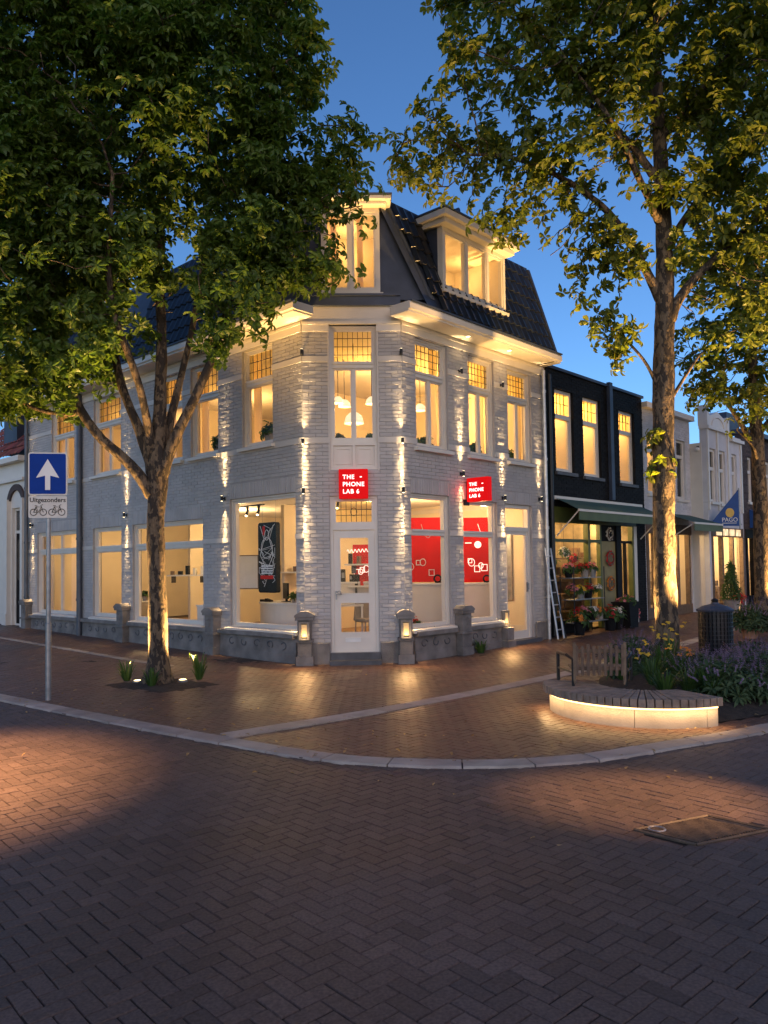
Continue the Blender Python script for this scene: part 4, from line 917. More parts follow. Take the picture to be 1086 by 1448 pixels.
counter((.72, 15.52, .2), 0, 1.0, .16, 1.14, 'plain cream counter below the red panel behind the first right-hand window')
counter((2.02, 16.42, .2), 0, .9, .16, 1.11, 'plain cream counter below the panel with the round white emblem')
t = counter((-.62, 16.1, 1.05), 0, .9, .18, .33, 'white wall shelf unit seen through the upper door pane')
for X_, Y_, s, lb in ((-.86, 16.14, .1, 'black framed card standing on the white shelf inside the entrance'), (-.70, 16.14, .06, 'small black speaker on the white shelf inside the entrance'),):
    t = thing('desk_item', lb, 'shop display', (X_, Y_, 1.38)); b = MB(); b.box(-s / 2, s / 2, -.01, .03, 0, s * 2.6); b.build('body', M['black_plastic'], t, bevel=.008); b = MB(); b.box(-s * .3, s * .3, -.014, -.0101, s * .8, s * 1.9); b.build('screen', M['steel'], t)
t = thing('office_chair', 'grey upholstered chair seen through the lower pane of the entrance door', 'chair', (-.36, 15.45, .2), R_(35))
gm = mat('grey_fabric', (.30, .27, .23), .9, .1, 8); b = MB(); b.prism([(-.19, .42), (.19, .42), (.16, .95), (-.13, .95)], .16, .22, 'y'); b.build('backrest', gm, t, bevel=.02); b = MB(); b.box(-.2, .2, -.22, .16, .40, .47); b.build('seat', gm, t, bevel=.02)
for sx in (-1, 1):
    for sy in (-.2, .18): b = MB(); b.tube([(sx * .17, sy, 0), (sx * .16, sy * .9, .4)], .014, 8); b.build('leg', M['steel'], t)
t = thing('desk', 'white desk behind the lower pane of the entrance door', 'desk', (-.78, 15.7, .2)); b = MB(); b.box(-.45, .35, -.2, .25, .70, .74); b.build('desk_top', M['white_plastic'], t)
for sx in (-.42, .32): b = MB(); b.box(sx - .02, sx + .02, -.18, .22, 0, .699); b.build('leg', M['white_plastic'], t)
for i, (X_, Y_, lb) in enumerate(((1.06, 15.6, 'dark round gadget on the counter end behind the first right-hand window'), (2.16, 16.48, 'dark round gadget on the counter end behind the second right-hand window'))):
    t = thing('gadget', lb, 'gadget', (X_, Y_, 1.345 if i == 0 else 1.315)); b = MB(); b.tube([(.07 * math.cos(q), 0, .08 + .07 * math.sin(q)) for q in np.linspace(0, 6.28, 14)], .018, 6); b.build('ring', M['black_plastic'], t); b = MB(); b.box(-.06, .12, -.03, .03, 0, .015); b.box(.10, .13, -.02, .02, .015, .22); b.build('stand', M['black_plastic'], t)
def flower_tray(loc, label, cols):
    t = thing('flower_arrangement', label, 'flowers', loc, R_(47)); b = MB(); b.lathe([(.09, 0), (.14, .04), (.13, .05)], n=12); b.build('bowl', M['grey_pot'], t)
    P, A = rosette(14, .15, .10, 3, .03); V = whorls(P, A, 5, .07, .03, .3, seed=5); leafobj('foliage', [V], M['leaf_plant'], t)
    P, A = rosette(9, .14, .10, 8, .06); leafobj('blossom', [whorls(P, A, 6, .035, .025, .1, seed=2)], M['petal_' + cols], t)
flower_tray(W('R', .55, -.24, .60), 'small red and green flower bowl on the sill of the first right-hand shop window', 'red')
flower_tray(W('R', 2.1, -.24, .60), 'small red and green flower bowl on the sill of the second right-hand shop window', 'pink')
# cabinets with plants behind the left shop windows
for i, (x_, y_, hh, lb) in enumerate(((-3.75, .75, .72, 'white box plinth behind the window right of the left tree trunk'), (-6.75, .8, .75, 'grey box plinth behind the narrow left shop window'))):
    t = thing('display_plinth', lb, 'plinth', W('L', x_, -y_, .2), R_(-43)); b = MB(); b.box(-.28, .28, -.28, .28, 0, hh - .03); b.build('body', M['white_paint'] if i == 0 else M['concrete'], t); b = MB(); b.box(-.3, .3, -.3, .3, hh - .028, hh); b.build('top', M['white_plastic'], t)
def potted_plant(loc, label, r=.15, h=.2, pot=.1, poth=.14, n=34, ll=.11, m='leaf_plant', potm='grey_pot', seed=0, group=None, cat='potted plant'):
    t = thing('potted_plant', label, cat, loc, 0, group); b = MB(); b.lathe([(pot * .78, 0), (pot, poth * .9), (pot * 1.08, poth * .91), (pot * 1.08, poth), (pot * .9, poth), (pot * .88, poth * .92)], n=16); b.build('pot', M[potm], t, smooth=False)
    P, A = rosette(n, r, h, seed, poth); leafobj('foliage', [whorls(P, A, 6, ll, ll * .42, .2, seed=seed + 1)], M[m], t); return t
g = 'potted plants on the upper window sills'
potted_plant(W('L', -1.22, -.27, 4.02), 'leafy plant in a beige pot in the upper left window nearest the corner', .2, .22, .13, .2, 40, seed=1, group=g)
potted_plant(W('L', -2.85, -.27, 4.02), 'leafy plant in a beige pot in the upper left window second from the corner', .2, .2, .13, .18, 40, seed=2, group=g)
for i, (x_, lb) in enumerate(((.52, 'left of the two plants in the first upper window of the right front'), (.98, 'right of the two plants in the first upper window of the right front'), (2.18, 'left of the two plants in the second upper window of the right front'), (2.56, 'right of the two plants in the second upper window of the right front'), (3.86, 'single dark plant in the third upper window of the right front'))):
    potted_plant(W('R', x_, -.3, 3.87), lb, .14, .2, .08, .1, 26, .1, seed=10 + i, group=g)
potted_plant(W('C', .64, -.25, 3.93), 'small dark plant at the left in the corner window above the entrance', .09, .09, .05, .07, 16, .07, seed=21, group=g); potted_plant(W('C', 1.17, -.25, 3.93), 'small dark plant at the right in the corner window above the entrance', .09, .09, .05, .07, 16, .07, seed=22, group=g)
potted_plant(W('L', -3.75, -.75, .92), 'green plant on the white box plinth behind the left window', .18, .18, .09, .1, 26, .1, seed=31); potted_plant(W('L', -6.72, -.8, .95), 'dark plant on the grey box plinth behind the narrow left window', .15, .15, .08, .1, 22, .1, seed=32)
def pendant(loc, r, drop, label, e):
    t = thing('pendant_lamp', label, 'pendant lamp', loc); b = MB(); b.lathe([(.03, r * 1.15), (r * .45, r * 1.05), (r * .8, r * .7), (r, .0), (r * .97, .0), (r * .75, r * .66), (.03, r)], n=22); b.build('lamp_shade', M['lamp_shade'], t, smooth=True)
    b = MB(); b.tube([(0, 0, r * 1.1), (0, 0, drop)], .006, 6); b.build('cord', M['black_plastic'], t); light('POINT', 'bulb', (0, 0, -.03), e, WARM_DEEP, t, .04)
pendant(W('C', .90, -1.0, 4.40), .19, 1.53, 'white dome pendant lamp in the corner window above the entrance', 14)
pendant(W('C', .58, -2.0, 5.0), .12, .93, 'small lit pendant lamp at the left behind the corner window', 10)
t = thing('picture_frame', 'small dark framed picture on the wall behind the window right of the left tree trunk', 'picture', W('L', -3.25, -.75, 1.38), R_(-43)); b = MB(); b.box(-.13, .13, 0, .02, 0, .33); b.build('frame', M['black_plastic'], t); b = MB(); b.box(-.09, .09, -.004, -.0005, .05, .28); b.build('print', M['steel'], t); b = MB(); b.tube([(0, .01, .33), (0, .01, 1.35)], .004, 5); b.tube([(0, .01, 0), (0, .01, -1.1)], .004, 5); b.build('wire', M['black_plastic'], t)
t = thing('mannequin_rack', 'dark clothes rail behind the far left shop window', 'rail', W('L', -10.0, -.9, .2), R_(-43)); b = MB(); b.tube([(-.5, 0, 0), (-.5, 0, 1.75), (.35, 0, 1.75), (.35, 0, 0)], .02, 8); b.build('rail', M['black_metal'], t)
for k in range(5): b = MB(); b.prism([(-.12, 0), (.12, 0), (.16, .75), (0, .86), (-.16, .75)], -.35 + .15 * k, -.31 + .15 * k, 'x'); o = b.build('garment', M[('grey_pot', 'terracotta', 'black_plastic', 'wood_chair', 'grey_pot')[k]], t, (0, 0, .86))

# more fittings inside the shop
def poster(face, x, out, z, wd, ht, rot, label, m='black_plastic', m2='steel'):
    t = thing('picture_frame', label, 'picture', W(face, x, out, z), rot); b = MB(); frame_rect(b, -wd / 2, wd / 2, 0, ht, .025, -.02, .01); b.build('frame', M[m], t); b = MB(); b.box(-wd / 2 + .02, wd / 2 - .02, -.004, .004, .02, ht - .02); b.build('print', M[m2], t)
def shelf(face, x, out, z, wd, rot, label, seed, n=5):
    t = thing('wall_shelf', label, 'shelf', W(face, x, out, z), rot); rg = random.Random(seed); b = MB(); b.box(-wd / 2, wd / 2, -.13, .12, -.035, 0); b.build('board', M['white_plastic'], t)
    for s in (-1, 1): b = MB(); b.box(s * wd * .38 - .01, s * wd * .38 + .01, -.1, .12, -.2, -.0355); b.build('bracket', M['black_metal'], t)
    for k in range(n):
        x_ = -wd / 2 + wd * (k + .3) / n; w_ = rg.uniform(.04, wd / n * .7); b = MB(); b.box(x_, x_ + w_, -.05, .06, .001, rg.uniform(.08, .24)); b.build('stock_box', M[rg.choice(['black_plastic', 'redwall', 'white_plastic', 'wood_chair', 'grey_pot'])], t)
shelf('L', -.75, -2.6, 1.75, 1.3, R_(-20), 'upper white shelf with boxes behind the big shop window', 1, 7); shelf('L', -.65, -2.6, 1.30, 1.3, R_(-20), 'lower white shelf with boxes behind the big shop window', 2, 7)
shelf('L', -3.4, -2.4, 1.6, 1.2, R_(-10), 'white shelf with boxes behind the window right of the left tree', 3); shelf('L', -6.6, -1.9, 1.55, 1.0, R_(-10), 'white shelf with boxes behind the narrow left shop window', 4)
poster('L', -4.5, -2.2, 1.2, .5, .8, R_(-10), 'pale framed poster behind the window at the left tree trunk', 'wood_chair', 'white_plastic'); poster('L', -6.95, -1.2, 1.75, .34, .5, R_(-43), 'dark framed poster hanging in the narrow left shop window'); poster('L', -2.0, -1.9, 1.3, .45, .7, R_(-10), 'framed white poster left of the phone display in the big shop window', 'wood_chair', 'white_plastic')
poster('R', 4.43, -.95, .9, .5, 1.5, R_(-43), 'tall grey arched mirror behind the glazed side door', 'grey_pot', 'steel')
potted_plant(W('L', -1.42, -.98, 1.0), 'small plant on the reception counter beside the printer', .12, .14, .06, .09, 18, .08, seed=51)
for i, (x_, o_, lb) in enumerate(((-1.2, -1.6, 'black track spotlight under the ceiling above the reception counter'), (-3.6, -1.5, 'black track spotlight under the ceiling behind the left tree trunk window'), (-7.0, -1.5, 'black track spotlight under the ceiling behind the narrow left window'))):
    t = thing('track_spotlight', lb, 'spotlight', W('L', x_, -(-o_) if False else o_, 2.8), R_(-43)); b = MB(); b.box(-.6, .6, -.015, .015, .25, .28); b.build('track', M['black_metal'], t)
    for k in (-.4, 0, .4): b = MB(); b.tube([(k, 0, .25), (k, 0, .16), (k + .03, -.06, .05)], .03, 8); b.build('spot_head', M['black_metal'], t); b = MB(); b.tube([(k + .03, -.061, .049), (k + .034, -.066, .04)], .026, 8); b.build('lens', M['lens'], t)
for i, (f_, x_, o_, z_, lb) in enumerate((('R', .8, -1.5, 4.9, 'white dome pendant lamp in the first upper window of the right front'), ('R', 2.4, -1.6, 5.0, 'white dome pendant lamp in the second upper window of the right front'), ('L', -1.0, -2.0, 4.95, 'white dome pendant lamp in the upper left window nearest the corner'))): pendant(W(f_, x_, o_, z_), .13, 5.93 - z_, lb, 8)

# ------------------------------------------------------------------ the row of houses along the side street
def rowhouse(name, label, x0, out=0.0):
    p = W('R', x0, out, 0); return thing(name, label, 'building', p, R_(47))
def bricks_on(wo, x0, x1, z0, z1, holes, m, seed):
    V, F = facade_bricks(x0, x1, z0, z1, holes, seed=seed, prot=.004); link(npmesh('brickwork', V, F), 'brickwork', M[m], wo)
def rwindow(parent, x0, x1, z0, z1, trans=None, lead=False, lit=True, seed=0, depth=1.1, e=16):
    m_ = MB(); y0 = .06; frame_rect(m_, x0, x1, z0, z1, .085, y0, y0 + .1); pn = MB(); up = MB(); ld = MB()
    if trans: m_.box(x0 + .085, x1 - .085, y0 - .01, y0 + .1, trans - .05, trans + .05)
    m_.box(x0 + .085, x0 + .13, y0 + .02, y0 + .08, z0 + .085, (trans or z1) - .05); m_.box(x1 - .13, x1 - .085, y0 + .02, y0 + .08, z0 + .085, (trans or z1) - .05)
    wo = m_.build('window', M['white_paint'], parent)
    (pn.box(x0 + .08, x1 - .08, y0 + .05, y0 + .056, z0 + .08, (trans or z1) - .04)).build('pane', M['glass'] if lit else M['glass_dark'], wo)
    if trans:
        (up.box(x0 + .08, x1 - .08, y0 + .05, y0 + .056, trans + .04, z1 - .08)).build('pane', M['glass_amber'] if lead else (M['glass'] if lit else M['glass_dark']), wo)
        if lead:
            for q in range(1, 4): xx = x0 + .085 + (x1 - x0 - .17) * q / 4; ld.box(xx - .008, xx + .008, y0 + .03, y0 + .048, trans + .05, z1 - .085)
            ld.box(x0 + .085, x1 - .085, y0 + .026, y0 + .03, (trans + z1) / 2 - .008, (trans + z1) / 2 + .008); ld.build('leading', M['leading'], wo)
    s_ = MB(); s_.box(x0 - .06, x1 + .06, -.07, y0, z0 - .08, z0 - .003); s_.build('sill', M['bluestone'] if lead else M['white_paint'], wo)
    r = MB()
    r.poly([(x0, depth, z0 - .1), (x1, depth, z0 - .1), (x1, depth, z1), (x0, depth, z1)]); r.poly([(x0, .2, z0), (x0, depth, z0), (x0, depth, z1), (x0, .2, z1)]); r.poly([(x1, .2, z0), (x1, depth, z0), (x1, depth, z1), (x1, .2, z1)])
    r.poly([(x0, .2, z1), (x1, .2, z1), (x1, depth, z1), (x0, depth, z1)]); r.poly([(x0, .2, z0), (x1, .2, z0), (x1, depth, z0), (x0, depth, z0)]); r.build('room', M['cream_wall'] if lit else M['black_plastic'], wo, fix=False)  # unlit rooms: darkness put into the colour, black shell instead of cream walls
    cu = MB(); n = 10
    cu.grid([[(x0 + .06 + .2 * (x1 - x0) * k / n, .24 + .02 * math.sin(k * 2.2), z) for k in range(n + 1)] for z in (z0, z1)]); cu.build('curtain', M['curtain'], wo)
    if lit: light('POINT', 'room_light', ((x0 + x1) / 2, depth * .6, z1 - .2), e, WARM_DEEP, wo, .08)
    return wo
X0D = 4.86; DK = rowhouse('dark_house', 'black painted brick house with a flower shop below, next to the white corner building', X0D)
DWn = [(.36, 1.18, 3.78, 5.68), (1.64, 2.50, 3.76, 5.68), (3.50, 4.36, 3.72, 5.62)]; SHOP = (.14, 4.28, .02, 2.98)
wo = wall_cells(0, 4.86, -.2, 6.08, DWn + [SHOP], .2).build('wall', M['dark_brick'], DK); bricks_on(wo, 0, 4.86, .1, 6.05, DWn + [SHOP], 'dark_brick', 11)
b = MB(); b.box(-.03, 4.88, -.06, .3, 6.085, 6.15); b.box(2.86, 3.02, -.10, -.012, 3.25, 6.2); b.build('parapet', M['lead'], DK)
b = MB(); b.prism([(.1, 6.0), (.1, 3.0), (6, 3.0), (6, 6.0)], -.02, .08, 'x'); b.build('gable', M['dark_brick'], DK)
for i, h in enumerate(DWn): rwindow(DK, *h, trans=5.06, lead=True, seed=i, e=75 if i < 2 else 45)
b = MB(); b.tube([(.0, -.09, .1), (.0, -.09, 5.9)], .045, 10); b.build('drainpipe', M['black_metal'], DK)
# shop front of the flower shop
b = MB(); b.box(.14, 4.28, -.03, .1, 2.62, 2.97); b.box(.14, .22, -.02, .1, .12, 2.62); b.box(1.70, 1.80, -.03, .1, .12, 2.62); b.box(2.34, 2.42, .0, .1, .12, 2.62); b.box(.22, 1.70, .0, .08, 2.18, 2.25); b.box(1.8, 2.34, .0, .08, 2.18, 2.25); b.box(3.44, 4.05, .0, .1, .12, .62); b.box(4.05, 4.12, -.03, .1, .12, 2.62)
sf = b.build('shopfront', M['green_paint'], DK)
for nm, q in (('stall_riser', (.22, 1.70, -.0, .08, .10, .40)), ('dark_panel', (2.42, 3.18, .02, .1, 2.22, 2.62)), ('dark_post', (3.18, 3.44, -.02, .1, .12, 2.62)), ('glazing_bar', (3.44, 4.05, -.0, .08, 2.18, 2.24)), ('glazing_bar', (3.70, 3.74, 0, .08, .62, 2.2))): MB().box(*q).build(nm, M['black_plastic'], sf)
b = MB(); b.box(2.42, 3.18, .03, .1, .12, 2.22); b.build('olive_panel', mat('olive_panel', (.26, .22, .09), .6, .2, 3), sf)
b = MB(); b.box(.22, 1.70, .04, .046, .40, 2.62); b.box(1.8, 2.34, .04, .046, .2, 2.62); b.box(3.44, 4.05, .04, .046, .62, 2.62); b.build('pane', M['glass'], sf)
b = MB(); b.box(4.12, 4.28, -.04, .12, .12, 2.62); b.build('post', M['white_paint'], sf)
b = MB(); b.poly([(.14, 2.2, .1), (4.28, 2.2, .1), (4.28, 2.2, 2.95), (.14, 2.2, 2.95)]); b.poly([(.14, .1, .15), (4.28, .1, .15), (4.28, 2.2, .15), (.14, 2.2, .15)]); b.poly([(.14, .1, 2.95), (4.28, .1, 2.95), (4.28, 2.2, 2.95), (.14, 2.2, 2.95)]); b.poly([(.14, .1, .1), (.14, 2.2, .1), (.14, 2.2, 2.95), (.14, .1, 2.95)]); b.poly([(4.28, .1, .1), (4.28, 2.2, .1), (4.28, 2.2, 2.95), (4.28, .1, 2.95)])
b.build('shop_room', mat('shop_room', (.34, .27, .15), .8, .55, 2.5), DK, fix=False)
for x_, e in ((.9, 120), (2.1, 60), (3.8, 60)): light('POINT', 'shop_lamp', (x_, 1.0, 2.7), e, WARM, DK, .07)
# shelf clutter inside, part of the shop
b = MB(); rg = random.Random(9)
for k in range(26):
    x_ = rg.uniform(.3, 4.0); z_ = rg.choice((.5, .95, 1.4, 1.85)); b.box(x_, x_ + rg.uniform(.06, .16), 1.2 + rg.uniform(0, .3), 1.6, z_, z_ + rg.uniform(.1, .35))
for z_ in (.48, .93, 1.38, 1.83): b.box(.2, 4.1, 1.15, 1.9, z_ - .03, z_)
b.build('shop_shelves', mat('shop_shelves', (.22, .14, .08), .7, .7, 4), DK)
aw = MB(); aw.grid([[(x_, y_, z_) for x_ in np.linspace(.2, 4.55, 9)] for y_, z_ in ((-.02, 3.17), (-.35, 3.02), (-.62, 2.87))]); a = aw.build('awning', M['green_awning'], DK, fix=False)
b = MB(); b.box(.2, 4.55, -.65, -.61, 2.83, 2.88); b.box(.15, 4.6, -.07, .0, 3.13, 3.21); b.build('awning_bar', M['white_paint'], a)
b = MB(); b.box(.2, 4.55, -.635, -.625, 2.64, 2.828); b.build('valance', M['green_paint'], a)
for x_ in (.24, 4.5): b = MB(); b.tube([(x_, -.62, 2.86), (x_, -.04, 2.30)], .016, 8); b.build('awning_arm', M['white_paint'], a)
# wreaths, ladder, flower stand and planter in front of the flower shop
def wreath(x_, z_, r, m_, label):
    t = thing('wreath', label, 'wreath', W('R', X0D + x_, .02, z_), R_(47), 'wreaths on the flower shop front'); q = np.linspace(0, 6.283, 26)[:-1]; P = np.c_[r * np.cos(q), -.03 + 0 * q, r * np.sin(q)]; b = MB(); b.tube([tuple(p) for p in P] + [tuple(P[0])], .022, 6, False); b.build('ring', M['wood_chair'], t)
    leafobj('foliage', [whorls(P, np.c_[np.cos(q) * .4, -1 + 0 * q, np.sin(q) * .4], 5, .06, .035, .2, seed=4)], M[m_], t)
wreath(2.80, 2.40, .12, 'petal_white', 'pale wreath on the black panel, highest on the flower shop front'); wreath(2.80, 1.80, .15, 'petal_red', 'dark red round wreath in the middle of the olive panel'); wreath(2.80, 1.18, .14, 'petal_orange', 'orange straw wreath lowest on the olive panel')
t = thing('ladder', 'grey aluminium ladder leaning between white corner building and flower shop', 'ladder', W('R', 4.42, .42, .08), R_(47)); A_, B_ = Vector((0, 0, 0)), Vector((.12, .34, 1.95))
for s in (0, .25): b = MB(); b.tube([A_ + Vector((s, 0, 0)), B_ + Vector((s * .9, 0, 0))], .02, 6); b.build('rail', M['alu'], t)
for k in range(7): q = A_.lerp(B_, .1 + .135 * k); b = MB(); b.tube([q, q + Vector((.245, 0, 0))], .014, 6); b.build('rung', M['alu'], t)
b = MB(); b.tube([(.30, -.02, 0), (.24, .20, 1.15)], .014, 6); b.build('stay', M['black_metal'], t)
st = thing('flower_stand', 'three-tier metal flower stand in front of the flower shop window', 'stand', W('R', X0D + .95, .30, .11), R_(47)); b = MB()
for s in (-.7, .7):
    for y_ in (-.14, .2): b.tube([(s, y_, 0), (s, y_ + .0, 1.5)], .012, 6)
b.build('frame', M['black_metal'], st)
tiers = []
for k, (z_, y_) in enumerate(((.28, -.08), (.78, 0.0), (1.26, .08))): b = MB(); b.box(-.72, .72, y_ - .14, y_ + .14, z_ - .02, z_); b.build('shelf', M['steel'], st); tiers.append((z_, y_))
rg = random.Random(12); names = ['lowest', 'middle', 'top']; posn = ['left end', 'left of centre', 'right of centre', 'right end']; cl = ['red', 'pink', 'white', 'orange', 'red', 'pink', 'yellow', 'red', 'white', 'orange', 'pink', 'red']
for k, (z_, y_) in enumerate(tiers):
    for i in range(4):
        x_ = -.54 + .36 * i; c = cl[(k * 4 + i + k) % 12]
        t = thing('flower_bucket', f'bucket of {c} flowers, {posn[i]} of the {names[k]} tier, flower stand', 'flowers', W('R', X0D + .95 + x_, .30 - y_, .112 + z_), R_(47), 'flower buckets on the flower stand')
        b = MB(); b.lathe([(.075, 0), (.105, .17), (.11, .18), (.09, .175)], n=12); b.build('bucket', M[rg.choice(['steel', 'grey_pot', 'black_plastic', 'glass_amber'])], t)
        P, A = rosette(16, .14, .12, k * 7 + i, .17); leafobj('foliage', [whorls(P, A, 5, .10, .04, .2, seed=i)], M['leaf_plant'], t)
        P, A = rosette(16, .16, .16, k * 5 + i + 40, .20); leafobj('blossom', [whorls(P, A, 7, .045, .034, .1, seed=i + 3)], M['petal_' + c], t)
t = thing('planter', 'black square planter of red and white flowers below the wreaths', 'planter', W('R', X0D + 2.75, .42, .12), R_(47)); b = MB(); b.prism([(-.2, 0), (.2, 0), (.26, .58), (-.26, .58)], -.22, .22, 'y'); b.box(-.28, .28, -.24, .24, .582, .62); b.build('box', M['black_plastic'], t)
P, A = rosette(26, .26, .16, 3, .60); leafobj('foliage', [whorls(P, A, 6, .12, .05, .2, seed=1)], M['leaf_plant'], t); P, A = rosette(16, .24, .2, 6, .62); leafobj('blossom', [whorls(P[:8], A[:8], 7, .06, .04, .1, seed=2), whorls(P[8:], A[8:], 7, .05, .04, .1, seed=4)], M['petal_pink'], t)
potted_plant(W('R', X0D + 3.32, .35, .13), 'tall pot of pink flowers right of the black planter', .14, .3, .1, .25, 24, .1, m='petal_pink', seed=5)

for i, (x_, z_, m_, lb) in enumerate(((.45, 1.72, 'petal_pink', 'pink hanging flower ball at the left in the flower shop window'), (1.05, 1.95, 'petal_white', 'white hanging flower ball in the middle of the flower shop window'), (1.5, 1.80, 'petal_red', 'dark red hanging flower ball at the right in the flower shop window'))):
    t = thing('hanging_flowers', lb, 'flowers', W('R', X0D + x_, -.25, z_), R_(47), 'hanging flower balls in the flower shop'); P, A = rosette(24, .13, .13, 70 + i); P[::2, 2] *= -1; leafobj('blossom', [whorls(P, A, 6, .06, .045, .1, seed=i)], M[m_], t); P, A = rosette(14, .14, .12, 80 + i); leafobj('foliage', [whorls(P, A, 5, .11, .04, .3, seed=i)], M['leaf_plant'], t); b = MB(); b.tube([(0, 0, 0), (0, 0, 2.6 - z_)], .005, 5); b.build('cord', M['black_metal'], t)
for i, (x_, lb) in enumerate(((.35, 'leftmost bunch of cut flowers standing on the ground by the ladder'), (1.78, 'bunch of cut flowers on the ground right of the flower stand'), (2.15, 'bunch of cut flowers on the ground beside the black planter'))):
    t = thing('flower_bucket', lb, 'flowers', W('R', X0D + x_, .5, .11), R_(47)); b = MB(); b.lathe([(.10, 0), (.14, .28), (.145, .29), (.12, .28)], n=12); b.build('bucket', M['black_plastic'], t); P, A = rosette(22, .2, .25, 90 + i, .28); leafobj('foliage', [whorls(P, A, 5, .14, .05, .2, seed=i)], M['leaf_plant'], t); P, A = rosette(18, .2, .3, 95 + i, .32); leafobj('blossom', [whorls(P, A, 7, .055, .04, .1, seed=i)], M['petal_' + ('orange', 'red', 'white')[i]], t)

# white narrow house behind the right tree trunk
X1 = 9.74; WH = rowhouse('white_house', 'narrow white brick house half hidden behind the right tree trunk', X1); w1 = [(.25, .95, 3.55, 5.25), (2.2, 2.85, 3.5, 5.25)]; sh = (.02, 3.1, .05, 2.75)
wo = wall_cells(0, 3.2, -.2, 5.85, w1 + [sh], .2).build('wall', M['white_brick'], WH); bricks_on(wo, 0, 3.2, 2.8, 5.8, w1 + [sh], 'white_brick', 13)
b = MB(); b.box(-.02, 3.22, -.16, .2, 5.855, 6.0); b.build('cornice', M['white_paint'], WH); b = MB(); b.prism([(.1, 6.0), (2.2, 6.9), (4.4, 6.0)], .0, 4.0, 'x'); b.build('roof', M['lead'], WH)
rwindow(WH, *w1[0], trans=4.75, e=22); rwindow(WH, *w1[1], trans=4.75, lit=False)
def shopfront(parent, x0, x1, z0, z1, posts, m_, e, riser=.3, room='shop_glow', depth=1.6, seed=0):
    b = MB(); b.box(x0, x1, -.02, .1, z1 - .28, z1); b.box(x0, x1, 0, .1, z0, z0 + riser)
    for p_ in posts: b.box(p_ - .05, p_ + .05, -.03, .1, z0 + riser, z1 - .28)
    sf = b.build('shopfront', M[m_], parent); b = MB(); b.box(x0 + .05, x1 - .05, .03, .036, z0 + riser, z1 - .28); b.build('pane', M['glass'], sf)
    b = MB(); b.poly([(x0, depth, z0), (x1, depth, z0), (x1, depth, z1), (x0, depth, z1)]); b.poly([(x0, .1, z0 + .05), (x1, .1, z0 + .05), (x1, depth, z0 + .05), (x0, depth, z0 + .05)]); b.poly([(x0, .1, z1), (x1, .1, z1), (x1, depth, z1), (x0, depth, z1)]); b.poly([(x0, .1, z0), (x0, depth, z0), (x0, depth, z1), (x0, .1, z1)]); b.poly([(x1, .1, z0), (x1, depth, z0), (x1, depth, z1), (x1, .1, z1)]); b.build('shop_room', M['cream_wall'], parent, fix=False)
    rg = random.Random(seed); b = MB()
    for k in range(int((x1 - x0) * 5)):
        x_ = rg.uniform(x0 + .1, x1 - .2); z_ = z0 + riser + rg.choice((0, .45, .9)); b.box(x_, x_ + rg.uniform(.08, .25), .5 + rg.uniform(0, .6), 1.2, z_, z_ + rg.uniform(.15, .5))
    b.build('goods', mat('goods', (.25, .12, .08), .7, .9, 5, col2=(.5, .4, .3)), parent)
    light('POINT', 'shop_lamp', ((x0 + x1) / 2, .7, z1 - .25), e, WARM, parent, .08)
shopfront(WH, .02, 3.1, .15, 2.75, (.1, .6, .95, 1.5, 2.1, 2.9), 'wood_chair', 90, seed=1)
aw = MB(); aw.grid([[(x_, y_, z_) for x_ in np.linspace(.9, 3.0, 5)] for y_, z_ in ((-.02, 3.05), (-.5, 2.9), (-.95, 2.75))]); a = aw.build('awning', M['green_awning'], WH, fix=False); b = MB(); b.box(.9, 3.0, -.98, -.95, 2.70, 2.75); b.build('awning_bar', M['white_paint'], a); b = MB(); b.box(.9, 3.0, -.97, -.96, 2.52, 2.70); b.build('valance', M['green_paint'], a)
b = MB(); b.tube([(.95, -.95, 2.72), (.95, -.04, 2.2)], .014, 6); b.build('awning_arm', M['white_paint'], a)
# ornate white house standing half a metre forward
X2, O2 = 12.94, .5; OH = rowhouse('ornate_white_house', 'white rendered house with ornate gable and three tall dark windows', X2, O2); w3 = [(.22, .72, 3.45, 5.05), (.95, 1.5, 3.42, 5.05), (2.05, 2.5, 3.4, 5.05)]; sh = (.15, 2.85, .05, 2.7)
wo = wall_cells(0, 2.95, -.2, 5.6, w3 + [sh], .2).build('wall', M['white_brick'], OH); b = MB(); b.box(0, .2, .2, 1.2, -.2, 5.2); b.build('side_wall', M['white_brick'], OH); bb = MB(); bb.box(-.012, 0, .15, .5, .3, 5.2); bb.build('quoin', M['white_paint'], OH)
b = MB(); b.box(-.05, 1.75, -.10, .2, 5.602, 5.70); b.box(1.9, 3.0, -.10, .2, 5.42, 5.52); b.prism([(.0, 5.702), (1.7, 5.702), (1.7, 5.95), (1.35, 6.05), (.85, 6.2), (.35, 6.05), (0, 5.95)], -.04, .2, 'y'); b.box(-.04, .14, -.06, .22, 5.702, 6.3); b.box(1.6, 1.78, -.06, .22, 5.702, 6.12); b.build('parapet', M['white_paint'], OH)
b = MB()
for x_ in (.05, .84, 1.72, 2.85): b.box(x_ - .05, x_ + .05, -.04, 0, 3.2, 5.6 if x_ < 1.8 else 5.4)
b.tube([(.35 + .5 * (1 - math.cos(q)), -.04, 5.72 + .3 * math.sin(q)) for q in np.linspace(0, 3.14, 9)], .025, 6); b.build('pilaster', M['white_paint'], OH)
for i, h in enumerate(w3): rwindow(OH, *h, trans=4.45, lit=False)
b = MB(); b.prism([(.3, 5.2), (.3, 6.0), (3.2, 6.0), (3.2, 5.2)], .22, 2.9, 'x') if False else b.box(-.9, -.02, .8, 3.5, 5.3, 6.15)
for k in range(8): b.box(-.9 + .11 * k, -.885 + .11 * k, .78, .80, 5.3, 6.15)
b.build('zinc_roof', M['lead'], OH)
